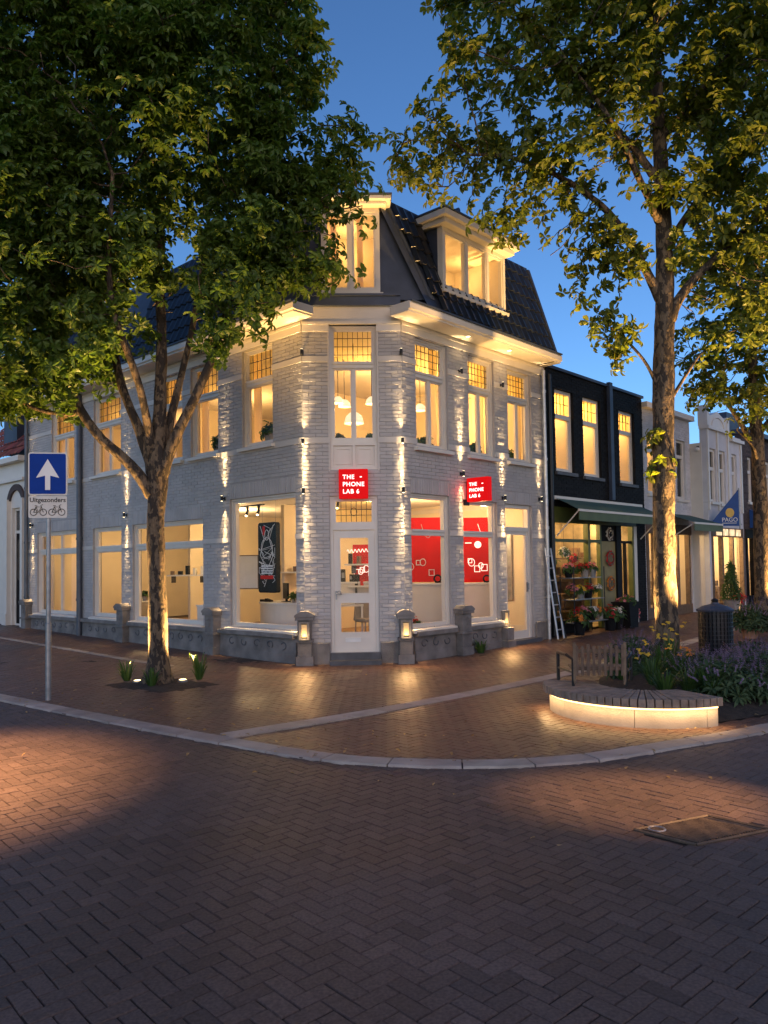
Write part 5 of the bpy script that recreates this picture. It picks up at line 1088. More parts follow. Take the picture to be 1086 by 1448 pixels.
shopfront(OH, .15, 2.85, .3, 2.7, (.2, 1.0, 1.9, 2.8), 'wood_chair', 170, seed=2, riser=.15)
b = MB()
for k in range(4): b.box(.5 + .55 * k, .9 + .55 * k, -.04, -.021, 2.46, 2.66)
b.build('lit_transom', emit('lit_transom', (1, .72, .4), 1.0, .5, 6), OH)
t = thing('globe_lamp', 'small white globe lamp on the side of the ornate white house', 'lamp', W('R', X2 - .06, .25, 5.0)); b = MB(); b.lathe([(.01, -.07), (.06, -.04), (.075, 0), (.06, .04), (.01, .07)], n=14); b.build('globe', M['white_plastic'], t, smooth=True); b = MB(); b.box(-.02, .05, -.02, .02, .06, .1); b.build('bracket', M['black_metal'], t)
# brown brick house and the next ones
X3 = 15.92; BH = rowhouse('brown_house', 'dark brown brick house with blue awnings further down the street', X3, O2); w4 = [(.5, 1.0, 3.6, 5.1), (1.35, 1.85, 3.6, 5.1), (2.3, 2.9, 3.6, 5.1)]; sh = (.1, 3.3, .05, 2.7)
wo = wall_cells(0, 3.4, -.2, 5.8, w4 + [sh], .2).build('wall', M['brown_brick'], BH); bricks_on(wo, 0, 3.4, 2.8, 5.75, w4 + [sh], 'brown_brick', 15)
b = MB(); b.box(-.03, 3.43, -.2, .3, 5.802, 5.95); b.build('cornice', M['lead'], BH); b = MB(); b.box(.2, 1.4, .5, 1.4, 5.95, 6.6); b.build('roof_box', M['lead'], BH)
for h in w4: rwindow(BH, *h, trans=4.6, lit=False)
shopfront(BH, .1, 3.3, .35, 2.7, (.2, .8, 1.2, 1.9, 2.6, 3.2), 'black_plastic', 150, seed=3, riser=.2)
for k, (x_, dz) in enumerate(((.5, 0), (1.9, .05))):
    aw = MB(); aw.grid([[(xx, y_, z_ + dz) for xx in np.linspace(x_, x_ + 1.25, 4)] for y_, z_ in ((-.02, 3.35), (-.5, 3.1), (-.95, 2.75))]); a = aw.build('awning', M['blue_awning'], BH, fix=False); b = MB(); b.box(x_, x_ + 1.25, -.96, -.945, 2.5 + dz, 2.745 + dz); b.build('valance', M['blue_awning'], a); b = MB(); b.poly([(x_, -.02, 3.35 + dz), (x_, -.95, 2.75 + dz), (x_, -.02, 2.75 + dz)]); b.build('awning_side', M['blue_awning'], a)
X4 = 19.4; FH = rowhouse('far_house', 'last house at the end of the row, brown and mostly hidden by the small tree', X4, O2); sh = (.1, 3.9, .05, 2.8); w5 = [(.6, 1.2, 3.7, 5.2), (2.2, 2.8, 3.7, 5.2)]
wo = wall_cells(0, 4, -.2, 6.4, w5 + [sh], .2).build('wall', M['brown_brick'], FH)
for h in w5: rwindow(FH, *h, lit=False)
shopfront(FH, .1, 3.9, .45, 2.8, (.2, 1.2, 2.2, 3.2, 3.8), 'black_plastic', 45, seed=4, riser=.2); b = MB(); b.box(-.03, 4.0, -.2, .3, 6.402, 6.6); b.build('cornice', M['lead'], FH)
# blue triangular banner sail with its emblem
pA = W('R', X2, .5, 0); t = thing('banner_sail', 'blue triangular fabric banner with a gold emblem above the far shops', 'banner', (9.46, 22.6, 2.72), 0); ht, wd = 1.04, .88
b = MB(); b.prism([(0, 0), (wd, -.02), (wd, ht)], 0, .03, 'y'); b.build('cloth', M['blue_awning'], t)
b = MB(); b.prism([(.61 + .125 * math.cos(q), .37 + .135 * math.sin(q)) for q in np.linspace(0, 6.283, 20)[:-1]], -.012, -.001, 'y'); b.build('emblem', M['gold'], t); text('PAGO', 'lettering', M['white_plastic'], t, .17, (.37, -.008, .11), (R_(90), 0, 0), .003); b = MB(); b.box(.38, .80, -.01, -.001, .06, .075); b.build('underline', M['white_plastic'], t)
b = MB(); b.tube([(wd + .02, .015, -.1), (wd + .02, .015, ht + .05)], .022, 8); b.tube([(wd + .02, .015, .05), (wd + .35, .62, .05)], .018, 8); b.build('pole', M['steel'], t)
# street clutter in front of the far shops
def conifer(loc, h, label, seed):
    t = thing('conifer', label, 'potted plant', loc); b = MB(); b.lathe([(.17, 0), (.24, .36), (.26, .37), (.22, .37)], n=16); b.build('pot', M['grey_pot'], t); rng = np.random.RandomState(seed); n = 150; z = rng.uniform(0, 1, n); r = .30 * (1 - z) ** .8 + .03; a = rng.uniform(0, 6.28, n); rr = r * rng.uniform(.5, 1, n)
    P = np.c_[rr * np.cos(a), rr * np.sin(a), .38 + z * h]; leafobj('foliage', [whorls(P, np.c_[np.cos(a), np.sin(a), 0 * a + .6], 6, .13, .03, .2, seed=seed)], M['leaf_plant'], t); b = MB(); b.tube([(0, 0, .3), (0, 0, .4 + h)], .02, 6); b.build('trunk', M['bark_dark'], t)
p = W('R', X2 + .35, .95, 0); conifer((p.x, p.y, gz(p.y)), 1.05, 'dark conifer in a pale pot before the ornate white house', 3)
p = W('R', X2 + .85, .9, 0); t = thing('candle_lantern', 'glowing pale lantern on the pavement beside the potted conifer', 'lantern', (p.x, p.y, gz(p.y))); b = MB(); b.lathe([(.10, 0), (.13, .32), (.11, .34)], n=12); b.build('shade', emit('candle_glow', (1, .6, .2), 1.3), t); b = MB(); b.lathe([(.12, .341), (.12, .36)], n=12); b.build('lid', M['black_metal'], t)
p = W('R', X2 + 1.1, .85, 0); potted_plant((p.x, p.y, gz(p.y)), 'reddish potted shrub right of the candle lantern', .22, .4, .14, .3, 40, .12, m='petal_red', potm='terracotta', seed=7)
p = W('R', X3 + .4, 1.0, 0); t = thing('sandwich_board', 'dark wooden sandwich board outside the brown brick house', 'sandwich board', (p.x, p.y, gz(p.y)), R_(20))
for s in (-1, 1): b = MB(); b.prism([(s * .22, 0), (s * .22 + .03, 0), (.03, .8), (0, .8)], -.28, .28, 'x'); b.build('board', M['black_plastic'], t)
b = MB(); b.tube([(-.28, .01, .79), (.28, .01, .79)], .02, 6); b.build('hinge', M['wood_chair'], t)
p = W('R', X3 + 1.1, .9, 0); potted_plant((p.x, p.y, gz(p.y)), 'leafy palm in a tall tan pot outside the brown brick house', .35, .45, .17, .6, 40, .22, potm='terracotta', seed=9)

# ------------------------------------------------------------------ neighbour at the far left
NB = thing('neighbour_house', 'white plastered house with black front door and red tiled roof at far left', 'building', W('L', -11.72, 0, 0), R_(-43)); hh = [(-.92, -.22, .1, 3.50)]
wo = wall_cells(-4.5, 0, -.2, 4.78, hh, .25).build('wall', M['white_paint'], NB)
b = MB(); b.box(-4.5, .02, -.22, .2, 4.785, 4.93); b.box(-4.5, 0, -.10, 0, 4.25, 4.33); b.build('cornice', M['white_paint'], NB)
b = MB(); b.prism([(-.57 + .62 * math.cos(q), 3.55 + .62 * math.sin(q)) for q in np.linspace(.35, 2.79, 12)] + [(-.57 + .45 * math.cos(q), 3.55 + .45 * math.sin(q)) for q in np.linspace(2.79, .35, 12)], -.06, .0, 'y'); b.build('door_arch', M['brown_brick'], NB)
b = MB(); b.box(-1.25, -1.0, -.12, 0, .1, 3.75); b.box(-.16, -.02, -.09, 0, .1, 3.75); b.box(-1.28, -.98, -.15, 0, -.1, .5); b.build('pilaster', M['white_paint'], NB)
b = MB(); frame_rect(b, -.92, -.22, .15, 3.50, .07, .08, .16); b.box(-.85, -.29, .08, .16, 2.78, 2.86); do = b.build('door', M['white_paint'], NB, label='tall black panelled door with fanlight'); b = MB(); b.box(-.85, -.29, .1, .15, .2, 2.78); b.build('leaf', M['black_plastic'], do); b = MB(); b.box(-.76, -.38, .092, .099, 1.45, 2.6); b.box(-.85, -.29, .11, .116, 2.86, 3.43); b.build('pane', M['glass_dark'], do)
b = MB(); b.box(-1.1, -.05, -.35, .05, -.05, .13); b.build('doorstep', M['bluestone'], NB)
V = []; F = []
for r in range(9):
    for k in range(22):
        a = -4.5 + .205 * k; y0 = -.2 + .24 * r; z0 = 4.94 + .26 * r; n = len(V)
        for q, hq in enumerate((0, .03, .05, .03, 0)): V.append((a + .052 * q, y0 - .02, z0 + hq + .02)); V.append((a + .052 * q, y0 + .28, z0 + .30 + hq * .8))
        for q in range(4): F.append((n + 2 * q, n + 2 * q + 2, n + 2 * q + 3, n + 2 * q + 1))
link(npmesh('roof', V, F), 'roof', M['redtile'], NB); b = MB(); b.box(-2.3, -1.35, .3, 1.6, 5.2, 6.3); b.build('dormer', M['lead'], NB); b = MB(); b.prism([(.25, 3), (.25, 5.3), (2.1, 7.3), (2.1, 3)], -.08, -.02, 'x'); b.build('gable', M['white_paint'], NB)

# ------------------------------------------------------------------ street furniture
t = thing('traffic_sign', 'blue square one-way sign with white arrow above a bicycle plate on grey pole', 'traffic sign', (-4.45, 10.31, -.0), R_(10))
b = MB(); b.lathe([(.038, 0), (.038, 1.0), (.030, 1.01), (.030, 3.24)], n=14); b.build('pole', M['steel'], t)
def rrect(wd, ht, r, n=5):
    o = []
    for cx_, cz, a0 in ((wd / 2 - r, ht - r, 0), (-wd / 2 + r, ht - r, 90), (-wd / 2 + r, r, 180), (wd / 2 - r, r, 270)):
        for k in range(n): a = R_(a0 + 90 * k / (n - 1)); o.append((cx_ + r * math.cos(a), cz + r * math.sin(a)))
    return o
b = MB(); b.prism([(x_, z_ + 2.70) for x_, z_ in rrect(.49, .57, .03)], -.046, -.034, 'y'); sp = b.build('sign_face', M['sign_plate'], t)
b = MB(); b.prism([(x_, z_ + 2.718) for x_, z_ in rrect(.455, .534, .02)], -.049, -.0465, 'y'); b.build('blue_field', M['sign_blue'], sp)
b = MB(); b.prism([(-.032, 2.77), (.032, 2.77), (.032, 2.96), (.145, 2.93), (0, 3.18), (-.145, 2.93), (-.032, 2.96)], -.052, -.0495, 'y'); b.build('arrow', M['white_plastic'], sp)
b = MB(); b.prism([(x_, z_ + 2.40) for x_, z_ in rrect(.48, .29, .02)], -.046, -.034, 'y'); sp = b.build('bicycle_plate', M['sign_plate'], t); text('Uitgezonders', 'lettering', M['sign_black'], sp, .084, (0, -.0475, 2.61), (R_(90), 0, 0), .001, 'CENTER', bold=.0015)
for cx_ in (-.115, .115):
    b = MB(); y_ = -.050; z_ = 2.475
    for s in (-.06, .06): b.tube([(cx_ + s + .042 * math.cos(q), y_, z_ + .042 * math.sin(q)) for q in np.linspace(0, 6.283, 18)], .0045, 5, False)
    for P in ([(-.06, 0), (-.03, .07), (.035, .07), (0, 0), (-.03, .07)], [(-.06, 0), (0, 0)], [(.06, 0), (.03, .09), (.055, .10)], [(-.045, .085), (-.015, .085)]): b.tube([(cx_ + p[0], y_, z_ + p[1]) for p in P], .0045, 5)
    b.build('bicycle_symbol', M['sign_black'], sp)
b = MB()
for z_ in (2.5, 2.8, 3.1): b.tube([(-.06, 0, z_), (.06, 0, z_)], .041 if False else .02, 6)
b.box(-.045, .045, -.034, -.0301, 2.48, 2.56); b.box(-.045, .045, -.034, -.0301, 2.9, 2.98); b.build('clamp', M['steel'], t)

# curved bench with its lit concrete base
BC = (2.95, 9.02); t = thing('curved_bench', 'curved bench of grey wooden slats on a pale concrete base lit from below', 'bench', (*BC, 0))
A0, A1 = 160, 296
def arc(r0, r1, z0, z1, a0, a1, n, gap=0):
    b = MB(); P = [[(r0 * math.cos(a), r0 * math.sin(a)), (r1 * math.cos(a), r1 * math.sin(a))] for a in np.linspace(R_(a0), R_(a1), n)]
    b.grid([[(*p[0], z0) for p in P], [(*p[0], z1) for p in P], [(*p[1], z1) for p in P], [(*p[1], z0) for p in P], [(*p[0], z0) for p in P]])
    for e in (P[0], P[-1]): b.poly([(*e[0], z0), (*e[1], z0), (*e[1], z1), (*e[0], z1)])
    return b
for a, c in ((A0, 200), (200.3, 247), (247.3, 288), (288.3, A1)):
    arc(.62, 1.05, -.03, .205, a, c, 14).build('base', M['concrete'], t)
arc(1.052, 1.064, .188, .204, A0, A1 - .5, 50).build('light_strip', M['led'], t)
arc(.64, 1.07, .206, .216, A0, A1, 50).build('support', M['black_metal'], t)
n = 32
for k in range(n):
    a = R_(A0 + (A1 - A0) * (k + .5) / n); da = R_((A1 - A0) / n) * .5 - .005; r0, r1 = .50, 1.125 + random.uniform(-.006, .006); b = MB(); z1 = .305 + random.uniform(-.002, .003)
    b.prism([(r0 * math.cos(a - da), r0 * math.sin(a - da)), (r1 * math.cos(a - da), r1 * math.sin(a - da)), (r1 * math.cos(a + da), r1 * math.sin(a + da)), (r0 * math.cos(a + da), r0 * math.sin(a + da))], .217, z1); b.build('slat', M['wood_grey'], t, bevel=.006)
for a in np.linspace(A0 + 8, A1 - 6, 11):
    a = R_(a); light('AREA', 'strip_glow', (1.115 * math.cos(a), 1.115 * math.sin(a), .195), 1.15, (1, .60, .25), t, .26, (1.09 * math.cos(a), 1.09 * math.sin(a), -.3), sy=.03)
# slatted wooden armchair on the bench
t = thing('slatted_armchair', 'wooden slatted armchair with black metal arms standing on the curved bench', 'chair', (2.44, 9.05, .305), R_(-8))
for i in range(9): x_ = -.25 + .0625 * i; b = MB(); b.box(x_ - .016, x_ + .016, -.012, .012, .12, .47 + random.uniform(-.015, .015), Matrix.Translation((0, -.2, 0)) @ Matrix.Rotation(R_(8), 4, 'X')); b.build('back_slat', M['wood_chair'], t, bevel=.004)
b = MB()
for z_ in (.20, .40): b.box(-.28, .28, .013, .03, z_ - .02, z_ + .02, Matrix.Translation((0, -.2, 0)) @ Matrix.Rotation(R_(8), 4, 'X'))
b.box(-.29, -.262, -.012, .03, 0.02, .50, Matrix.Translation((0, -.2, 0)) @ Matrix.Rotation(R_(8), 4, 'X')); b.box(.262, .29, -.012, .03, .02, .50, Matrix.Translation((0, -.2, 0)) @ Matrix.Rotation(R_(8), 4, 'X')); b.build('back_frame', M['wood_chair'], t)
for i in range(5): b = MB(); b.box(-.30, .34, -.14 + .09 * i, -.06 + .09 * i, .165, .187); b.build('seat_slat', M['wood_chair'], t, bevel=.004)
for s in (-1, 1):
    b = MB(); b.tube([(s * .29, -.2, 0), (s * .29, -.21, .30), (s * .35, -.1, .34), (s * .42, .26, .33)], .019, 8); b.build('arm', M['black_metal'], t); b = MB(); b.tube([(s * .42, .26, .33), (s * .42, .25, .0)], .021, 8); b.build('leg', M['black_metal'], t); b = MB(); b.tube([(s * .29, -.2, .15), (s * .42, .25, .15)], .012, 8); b.build('side_rail', M['black_metal'], t)
# litter bin
t = thing('litter_bin', 'black perforated metal litter bin with a shallow domed lid', 'bin', (5.62, 13.3, 0)); n = 28; R0 = .275
b = MB(); b.lathe([(.23, .02), (.23, .82)], n=20); b.build('liner', M['black_plastic'], t); b = MB()
for k in range(n): a = 2 * math.pi * k / n; b.box(R0 - .012, R0, -.021, .021, .04, .84, Matrix.Rotation(a, 4, 'Z'))
for z_ in np.linspace(.1, .8, 11): b.tube([(R0 * .975 * math.cos(q), R0 * .975 * math.sin(q), z_) for q in np.linspace(0, 6.283, 29)], .012, 5, False)
b.build('slatted_body', M['black_metal'], t); b = MB(); b.lathe([(R0 + .02, .84), (R0 + .03, .87), (.2, .93), (.07, .965), (.06, .99), (.02, 1.0)], n=28); b.build('lid', M['lead'], t, smooth=False); b = MB(); b.lathe([(.05, .99), (.06, 1.03), (.02, 1.06)], n=12); b.build('knob', M['black_metal'], t)
# manhole cover
mc = MANHOLE.mean(0); t = thing('manhole_cover', 'square ribbed metal manhole cover with a ring set in the brick road', 'manhole cover', (*mc, ROAD_Z)); Q = MANHOLE - mc; b = MB(); b.prism([tuple(q * .97) for q in Q], -.03, .004); b.build('plate', M['wood_chair'] if False else mat('iron', (.10, .072, .048), .55, .3, 12, .3, 60, metal=.1), t)
b = MB(); u = Q[1] - Q[0]; v_ = Q[3] - Q[0]
for k in range(24):
    s = .05 + .9 * (k + .5) / 24; p0 = Q[0] + v_ * .06 + u * s; p1 = Q[0] + v_ * .94 + u * s; b.tube([(*(p0 + (p1 - p0) * q), .0045 + .002 * math.sin(q * 9 + k)) for q in np.linspace(0, 1, 8)], .0085, 5)
b.build('rib', bpy.data.materials['iron'], t); b = MB()
for i in range(4): p0, p1 = Q[i], Q[(i + 1) % 4]; b.tube([(*p0, .004), (*p1, .004)], .012, 6)
b.build('frame', bpy.data.materials['iron'], t); b = MB(); c_ = Q[0] * .72 + np.array([.02, 0]); b.tube([(c_[0] + .05 * math.cos(q), c_[1] + .05 * math.sin(q), .009) for q in np.linspace(0, 6.283, 20)], .008, 6, False); b.build('ring', M['steel'], t)

# ------------------------------------------------------------------ ground spotlights
def ground_spot(x_, y_, label, target, e, z=.012, spot=70, visible=True):
    t = thing('ground_spotlight', label, 'ground spotlight', (x_, y_, z), 0, 'warm spotlights set in the ground under the trees'); b = MB(); b.lathe([(.075, -.03), (.075, .012), (.055, .016)], n=16); b.build('ring', M['steel'], t); b = MB(); b.lathe([(.053, .0165), (.04, .022), (.01, .024)], n=14); b.build('lens', emit('spot_lens', (1, .74, .36), 7) if 'spot_lens' not in bpy.data.materials else bpy.data.materials['spot_lens'], t)
    light('SPOT', 'beam', (0, 0, .05), e, WARM_DEEP, t, .03, Vector(target) - Vector((x_, y_, z)), spot, .7)
T1 = (-3.40, 11.62)
ground_spot(T1[0] - .31, T1[1] + .06, 'ground spotlight at the left foot of the left tree', (T1[0] - .3, T1[1] + .05, 5), 3200, .03, 66); ground_spot(T1[0] + .36, T1[1] + .08, 'ground spotlight at the right foot of the left tree', (T1[0] + .4, T1[1] + .1, 5), 3200, .03, 66)
ground_spot(5.25, 12.0, 'ground spotlight among the plants right of the right tree trunk', (4.78, 12.5, 5.0), 9000, .20, 76); ground_spot(4.1, 12.72, 'ground spotlight among the plants behind the right tree trunk', (4.3, 12.6, 6), 1300, .24)
ground_spot(9.2, 17.7, 'ground spotlight right of the small tree down the street', (9.0, 17.9, 6), 3500, .16)

# ------------------------------------------------------------------ trees
def ellips(n, c, r, rng):
    out = []
    while len(out) < n:
        q = rng.uniform(-1, 1, 3)
        if q @ q <= 1: out.append(np.array(c) + q * r)
    return out
def grow(paths, blobs, n_attr, seed, D=.20, di=1.6, dk=.34, iters=75):
    rng = np.random.RandomState(seed); P = []; par = []; rad = []
    for path, par_i in paths:
        pts = catmull([p[:3] for p in path], 10); rr = np.interp(np.linspace(0, 1, len(pts)), np.linspace(0, 1, len(path)), [p[3] for p in path])
        last = None
        if par_i is not None: last = min(range(len(P)), key=lambda i: np.linalg.norm(P[i] - pts[0]))
        acc = pts[0]
        for i, p in enumerate(pts):
            if last is not None and np.linalg.norm(p - P[last]) < .10: continue
            P.append(np.array(p)); par.append(last); rad.append(rr[i]); last = len(P) - 1
    nfix = len(P); vols = np.array([np.prod(b[1]) * (b[2] if len(b) > 2 else 1) for b in blobs]); att = []
    for b, v in zip(blobs, vols): att += ellips(int(n_attr * v / vols.sum()) + 1, b[0], b[1], rng)
    att = np.array(att)
    for it in range(iters):
        if len(att) == 0: break
        kd = kdtree.KDTree(len(P))
        for i, p in enumerate(P): kd.insert(p, i)
        kd.balance(); acc = {}; keep = np.ones(len(att), bool)
        for ai, a in enumerate(att):
            co, i, d = kd.find(a)
            if d < dk: keep[ai] = False; continue
            if d < (di if it > 6 else di * 2.5): v = (a - P[i]) / d; acc[i] = acc.get(i, 0) + v
        att = att[keep]; grew = False
        for i, v in acc.items():
            nv = np.linalg.norm(v)
            if nv < 1e-6: continue
            v = v / nv + rng.normal(0, .12, 3) + np.array([0, 0, .05]); v /= np.linalg.norm(v); P.append(P[i] + v * D); par.append(i); rad.append(0); grew = True
        if not grew: break
    n = len(P); ch = [[] for _ in range(n)]
    for i, p in enumerate(par):
        if p is not None: ch[p].append(i)
    r = np.zeros(n)
    for i in reversed(range(n)):
        if not ch[i]: r[i] = .007
        else: r[i] = sum(r[c] ** 2.4 for c in ch[i]) ** (1 / 2.4)
        if i < nfix: r[i] = max(rad[i] if rad[i] else 0, min(r[i], rad[i] * 1.15))
        if par[i] is not None and par[i] < nfix: r[i] = min(r[i], max(.012, rad[par[i]] * .8))
    return np.array(P), par, r, ch, nfix
def tree(name, label, base, paths, blobs, n_attr, seed, leafm, barkm, whl, nleaf, llen, lwid, centre, thin=.026, droop=.35, jitter=.13, extra=None, clump=0, hollow=None):
    t = thing(name, label, 'tree', (*base, gz(base[1]))); P, par, r, ch, nfix = grow(paths, blobs, n_attr, seed); off = np.array([*base, gz(base[1])]); m_ = MB()
    done = set()
    def emit_chain(i0, start):
        chain = [i0]; i = i0
        while True:
            cs = [c for c in ch[i]]
            if not cs: break
            c = max(cs, key=lambda q: r[q]); chain.append(c); i = c
        return chain
    roots = [i for i in range(len(P)) if par[i] is None]; stack = [(i, None) for i in roots]
    while stack:
        i, pp = stack.pop(); chain = emit_chain(i, pp)
        for q in chain:
            for c in ch[q]:
                if c not in chain: stack.append((c, q))
        ids = ([pp] if pp is not None else []) + chain
        if len(ids) < 2: continue
        rr = [r[q] for q in ids]
        if pp is not None: rr[0] = min(r[pp] * .8, rr[1] * 1.25)
        k = 14 if max(rr) > .08 else (7 if max(rr) > .03 else 4)
        b = MB(); b.tube([tuple(P[q] - off) for q in ids], rr, k)
        if max(rr) > .06:
            v2 = []
            for j, p in enumerate(b.v):
                c = P[ids[min(j // k, len(ids) - 1)]] - off; p = np.array(p); d = p - c; s = 1 + .16 * noise.noise((p[0] * 6, p[1] * 6, p[2] * 2.2 + seed)) + .07 * noise.noise((p[0] * 16, p[1] * 16, p[2] * 7)); zr = p[2]
                if zr < .5: s *= 1 + .55 * (1 - max(0, zr) / .5) ** 2 * (1 + .3 * noise.noise((p[0] * 5, p[1] * 5, 3)))
                v2.append(tuple(c + d * s))
            b.v = v2
        o = len(m_.v); m_.v += b.v; m_.f += [tuple(x_ + o for x_ in f) for f in b.f]
    m_.build('trunk', M[barkm], t, smooth=True, fix=False)
    rng = np.random.RandomState(seed + 5); idx = np.array([i for i in range(nfix, len(P)) if r[i] < thin]); pos = []; ax = []
    if len(idx):
        if hollow is not None:
            hd = np.hypot(P[idx, 0] - hollow[0][0], P[idx, 1] - hollow[0][1]); idx = idx[~((hd < hollow[1]) & (P[idx, 2] < hollow[2]) & (rng.rand(len(idx)) < .88))]
        f = np.array([min(2.0, max(0.10, 1 + clump * 2.6 * noise.noise((P[i][0] * .95 + seed, P[i][1] * .95, P[i][2] * 1.15)))) for i in idx]) if clump else np.ones(len(idx))
        cnt = whl * f; cnt = cnt.astype(int) + (rng.rand(len(idx)) < cnt % 1); pick = np.repeat(idx, cnt)
        pos = P[pick] + rng.normal(0, jitter, (len(pick), 3)); d = pos - np.array(centre); d /= np.linalg.norm(d, axis=1)[:, None]; ax = d * .7 + [0, 0, .65] + rng.normal(0, .35, d.shape)
    if extra is not None:
        ep, ea = extra; pos = np.concatenate([pos, ep]); ax = np.concatenate([ax, ea])
    leafobj('crown', [whorls(pos - off, ax, nleaf, llen, lwid, droop, seed=seed)], M[leafm], t)
    print(name, 'nodes', len(P), 'whorls', len(pos)); return t
X, Y = T1
p1 = [([(X, Y, -.05, .21), (X + .02, Y, .4, .175), (X, Y, 1.4, .165), (X - .01, Y, 2.4, .165), (X + .03, Y, 3.1, .19), (X + .03, Y, 3.6, .13), (X + .06, Y + .1, 5.0, .095), (X + .03, Y + .1, 6.6, .075), (X + .15, Y, 8.4, .05), (X + .1, Y, 9.6, .03)], None),
      ([(X - .02, Y, 2.75, .12), (X - .35, Y - .1, 3.25, .095), (X - .85, Y - .2, 3.75, .085), (X - 1.3, Y - .3, 4.6, .07), (X - 1.7, Y - .3, 5.8, .05), (X - 2.2, Y - .2, 7.2, .03)], 1),
      ([(X, Y, 3.05, .12), (X - .25, Y + .05, 3.75, .085), (X - .6, Y + .1, 4.7, .07), (X - .8, Y + .3, 6.2, .05), (X - 1.2, Y + .4, 8.2, .03)], 1),
      ([(X + .05, Y, 3.05, .12), (X + .3, Y - .05, 3.65, .095), (X + .68, Y - .1, 4.4, .08), (X + 1.0, Y - .1, 5.2, .06), (X + 1.35, Y, 6.6, .045), (X + 1.6, Y, 8.2, .03)], 1),
      ([(X + .06, Y, 3.3, .1), (X + .2, Y + .25, 4.2, .07), (X + .45, Y + .5, 5.6, .055), (X + .7, Y + .6, 7.4, .03)], 1),
      ([(X - .05, Y, 3.35, .09), (X - .12, Y - .35, 4.3, .065), (X - .4, Y - .8, 5.6, .05), (X - .3, Y - 1.0, 7.2, .03)], 1),
      ([(X - 1.0, Y - .22, 4.0, .05), (X - 1.6, Y - .35, 4.05, .035), (X - 2.2, Y - .5, 4.4, .02)], 1)]
b1 = [((-3.3, 11.4, 8.7), (2.25, 1.7, 2.1)), ((-5.3, 11.3, 7.0), (1.7, 1.7, 2.2)), ((-1.75, 11.5, 7.1), (1.0, 1.2, 1.7)), ((-5.3, 11.2, 4.75), (1.25, 1.3, 1.0), 1.3), ((-2.2, 11.3, 5.55), (.85, .9, .75), 1.3), ((-.72, 11.5, 7.9), (.75, .7, .62), 1.6), ((-3.2, 11.4, 10.7), (2.3, 1.6, 1.2)), ((-6.0, 11.2, 9.3), (1.5, 1.5, 1.7)), ((-4.0, 11.2, 6.1), (1.3, 1.2, 1.0)), ((-.85, 11.5, 6.5), (.5, .6, .55), 1.4), ((-1.5, 11.5, 9.6), (.8, 1.0, 1.3)), ((-.5, 11.3, 7.15), (.55, .6, .5), 1.8), ((-.78, 11.3, 6.1), (.42, .5, .5), 1.6)]
tree('leafy_tree', 'dense dark green tree with forked trunk on the left, lit from its foot', T1, p1, b1, 3600, 21, 'leaf_dark', 'bark', 8.6, 8, .128, .056, (-3.4, 11.5, 6.5), clump=.75, hollow=((-3.3, 11.4), .75, 5.9))
X, Y = 4.50, 12.5
p2 = [([(X, Y, -.05, .26), (X, Y, .5, .225), (X, Y, 1.8, .215), (X + .03, Y, 3.4, .21), (X + .08, Y, 5.0, .205), (X + .12, Y, 5.8, .19), (X + .14, Y, 7.2, .155), (X + .10, Y, 9.2, .12), (X + .05, Y, 11.2, .09), (X, Y, 13.5, .05)], None),
      ([(X + .12, Y, 5.5, .12), (X + .4, Y - .1, 6.05, .09), (X + .85, Y - .2, 6.5, .08), (X + 1.4, Y - .3, 7.0, .06), (X + 2.0, Y - .3, 7.7, .045)], 1),
      ([(X + .06, Y, 5.95, .10), (X - .25, Y - .1, 6.5, .075), (X - .75, Y - .2, 7.25, .065), (X - 1.5, Y - .3, 7.8, .05), (X - 2.4, Y - .3, 8.2, .035), (X - 3.1, Y - .2, 8.3, .02)], 1),
      ([(X + .1, Y, 6.6, .09), (X + .5, Y, 7.3, .07), (X + 1.2, Y + .1, 8.2, .05), (X + 1.9, Y + .2, 9.2, .03)], 1),
      ([(X + .1, Y, 7.2, .08), (X - .4, Y - .5, 7.7, .06), (X - 1.0, Y - 1.0, 8.4, .045), (X - 1.7, Y - 1.2, 9.2, .03)], 1),
      ([(X + .1, Y, 7.9, .08), (X - .5, Y + .1, 8.8, .06), (X - 1.3, Y + .2, 9.7, .045), (X - 2.1, Y + .2, 10.8, .03)], 1),
      ([(X + .1, Y, 8.6, .07), (X + .8, Y - .1, 9.4, .05), (X + 1.6, Y - .2, 10.4, .03)], 1),
      ([(X + .05, Y, 4.3, .04), (X - .25, Y - .1, 4.9, .03), (X - .7, Y - .15, 5.4, .018)], 1),
      ([(X + .1, Y, 4.2, .04), (X + .4, Y - .1, 4.7, .03), (X + .6, Y - .15, 5.0, .018)], 1)]
b2 = [((4.7, 12.2, 10.4), (2.8, 1.7, 2.3)), ((2.3, 12.2, 9.6), (1.6, 1.4, 1.2)), ((1.25, 12.3, 8.55), (1.05, .9, .62), 1.2), ((2.7, 12.1, 7.75), (1.35, 1.1, .75)), ((6.2, 12.2, 8.2), (1.6, 1.5, 2.0)), ((6.3, 12.1, 6.4), (.95, 1.0, .8)), ((3.72, 12.3, 5.35), (.50, .45, .62), 3.0), ((3.2, 12.2, 6.45), (.9, .7, .42), 1.6), ((5.85, 12.2, 5.8), (.8, .8, .75), 1.3), ((5.3, 12.2, 6.6), (.6, .6, .5), 1.2), ((2.6, 12.2, 11.3), (2.0, 1.3, 1.2)), ((3.4, 12.2, 6.75), (.65, .6, .4), 1.2), ((1.95, 12.2, 7.0), (.6, .6, .42), 1.3), ((1.1, 12.3, 7.65), (.5, .6, .4), 1.3), ((.62, 12.3, 8.25), (.6, .7, .5), 1.3), ((5.15, 12.3, 4.95), (.3, .3, .3), 1.2)]
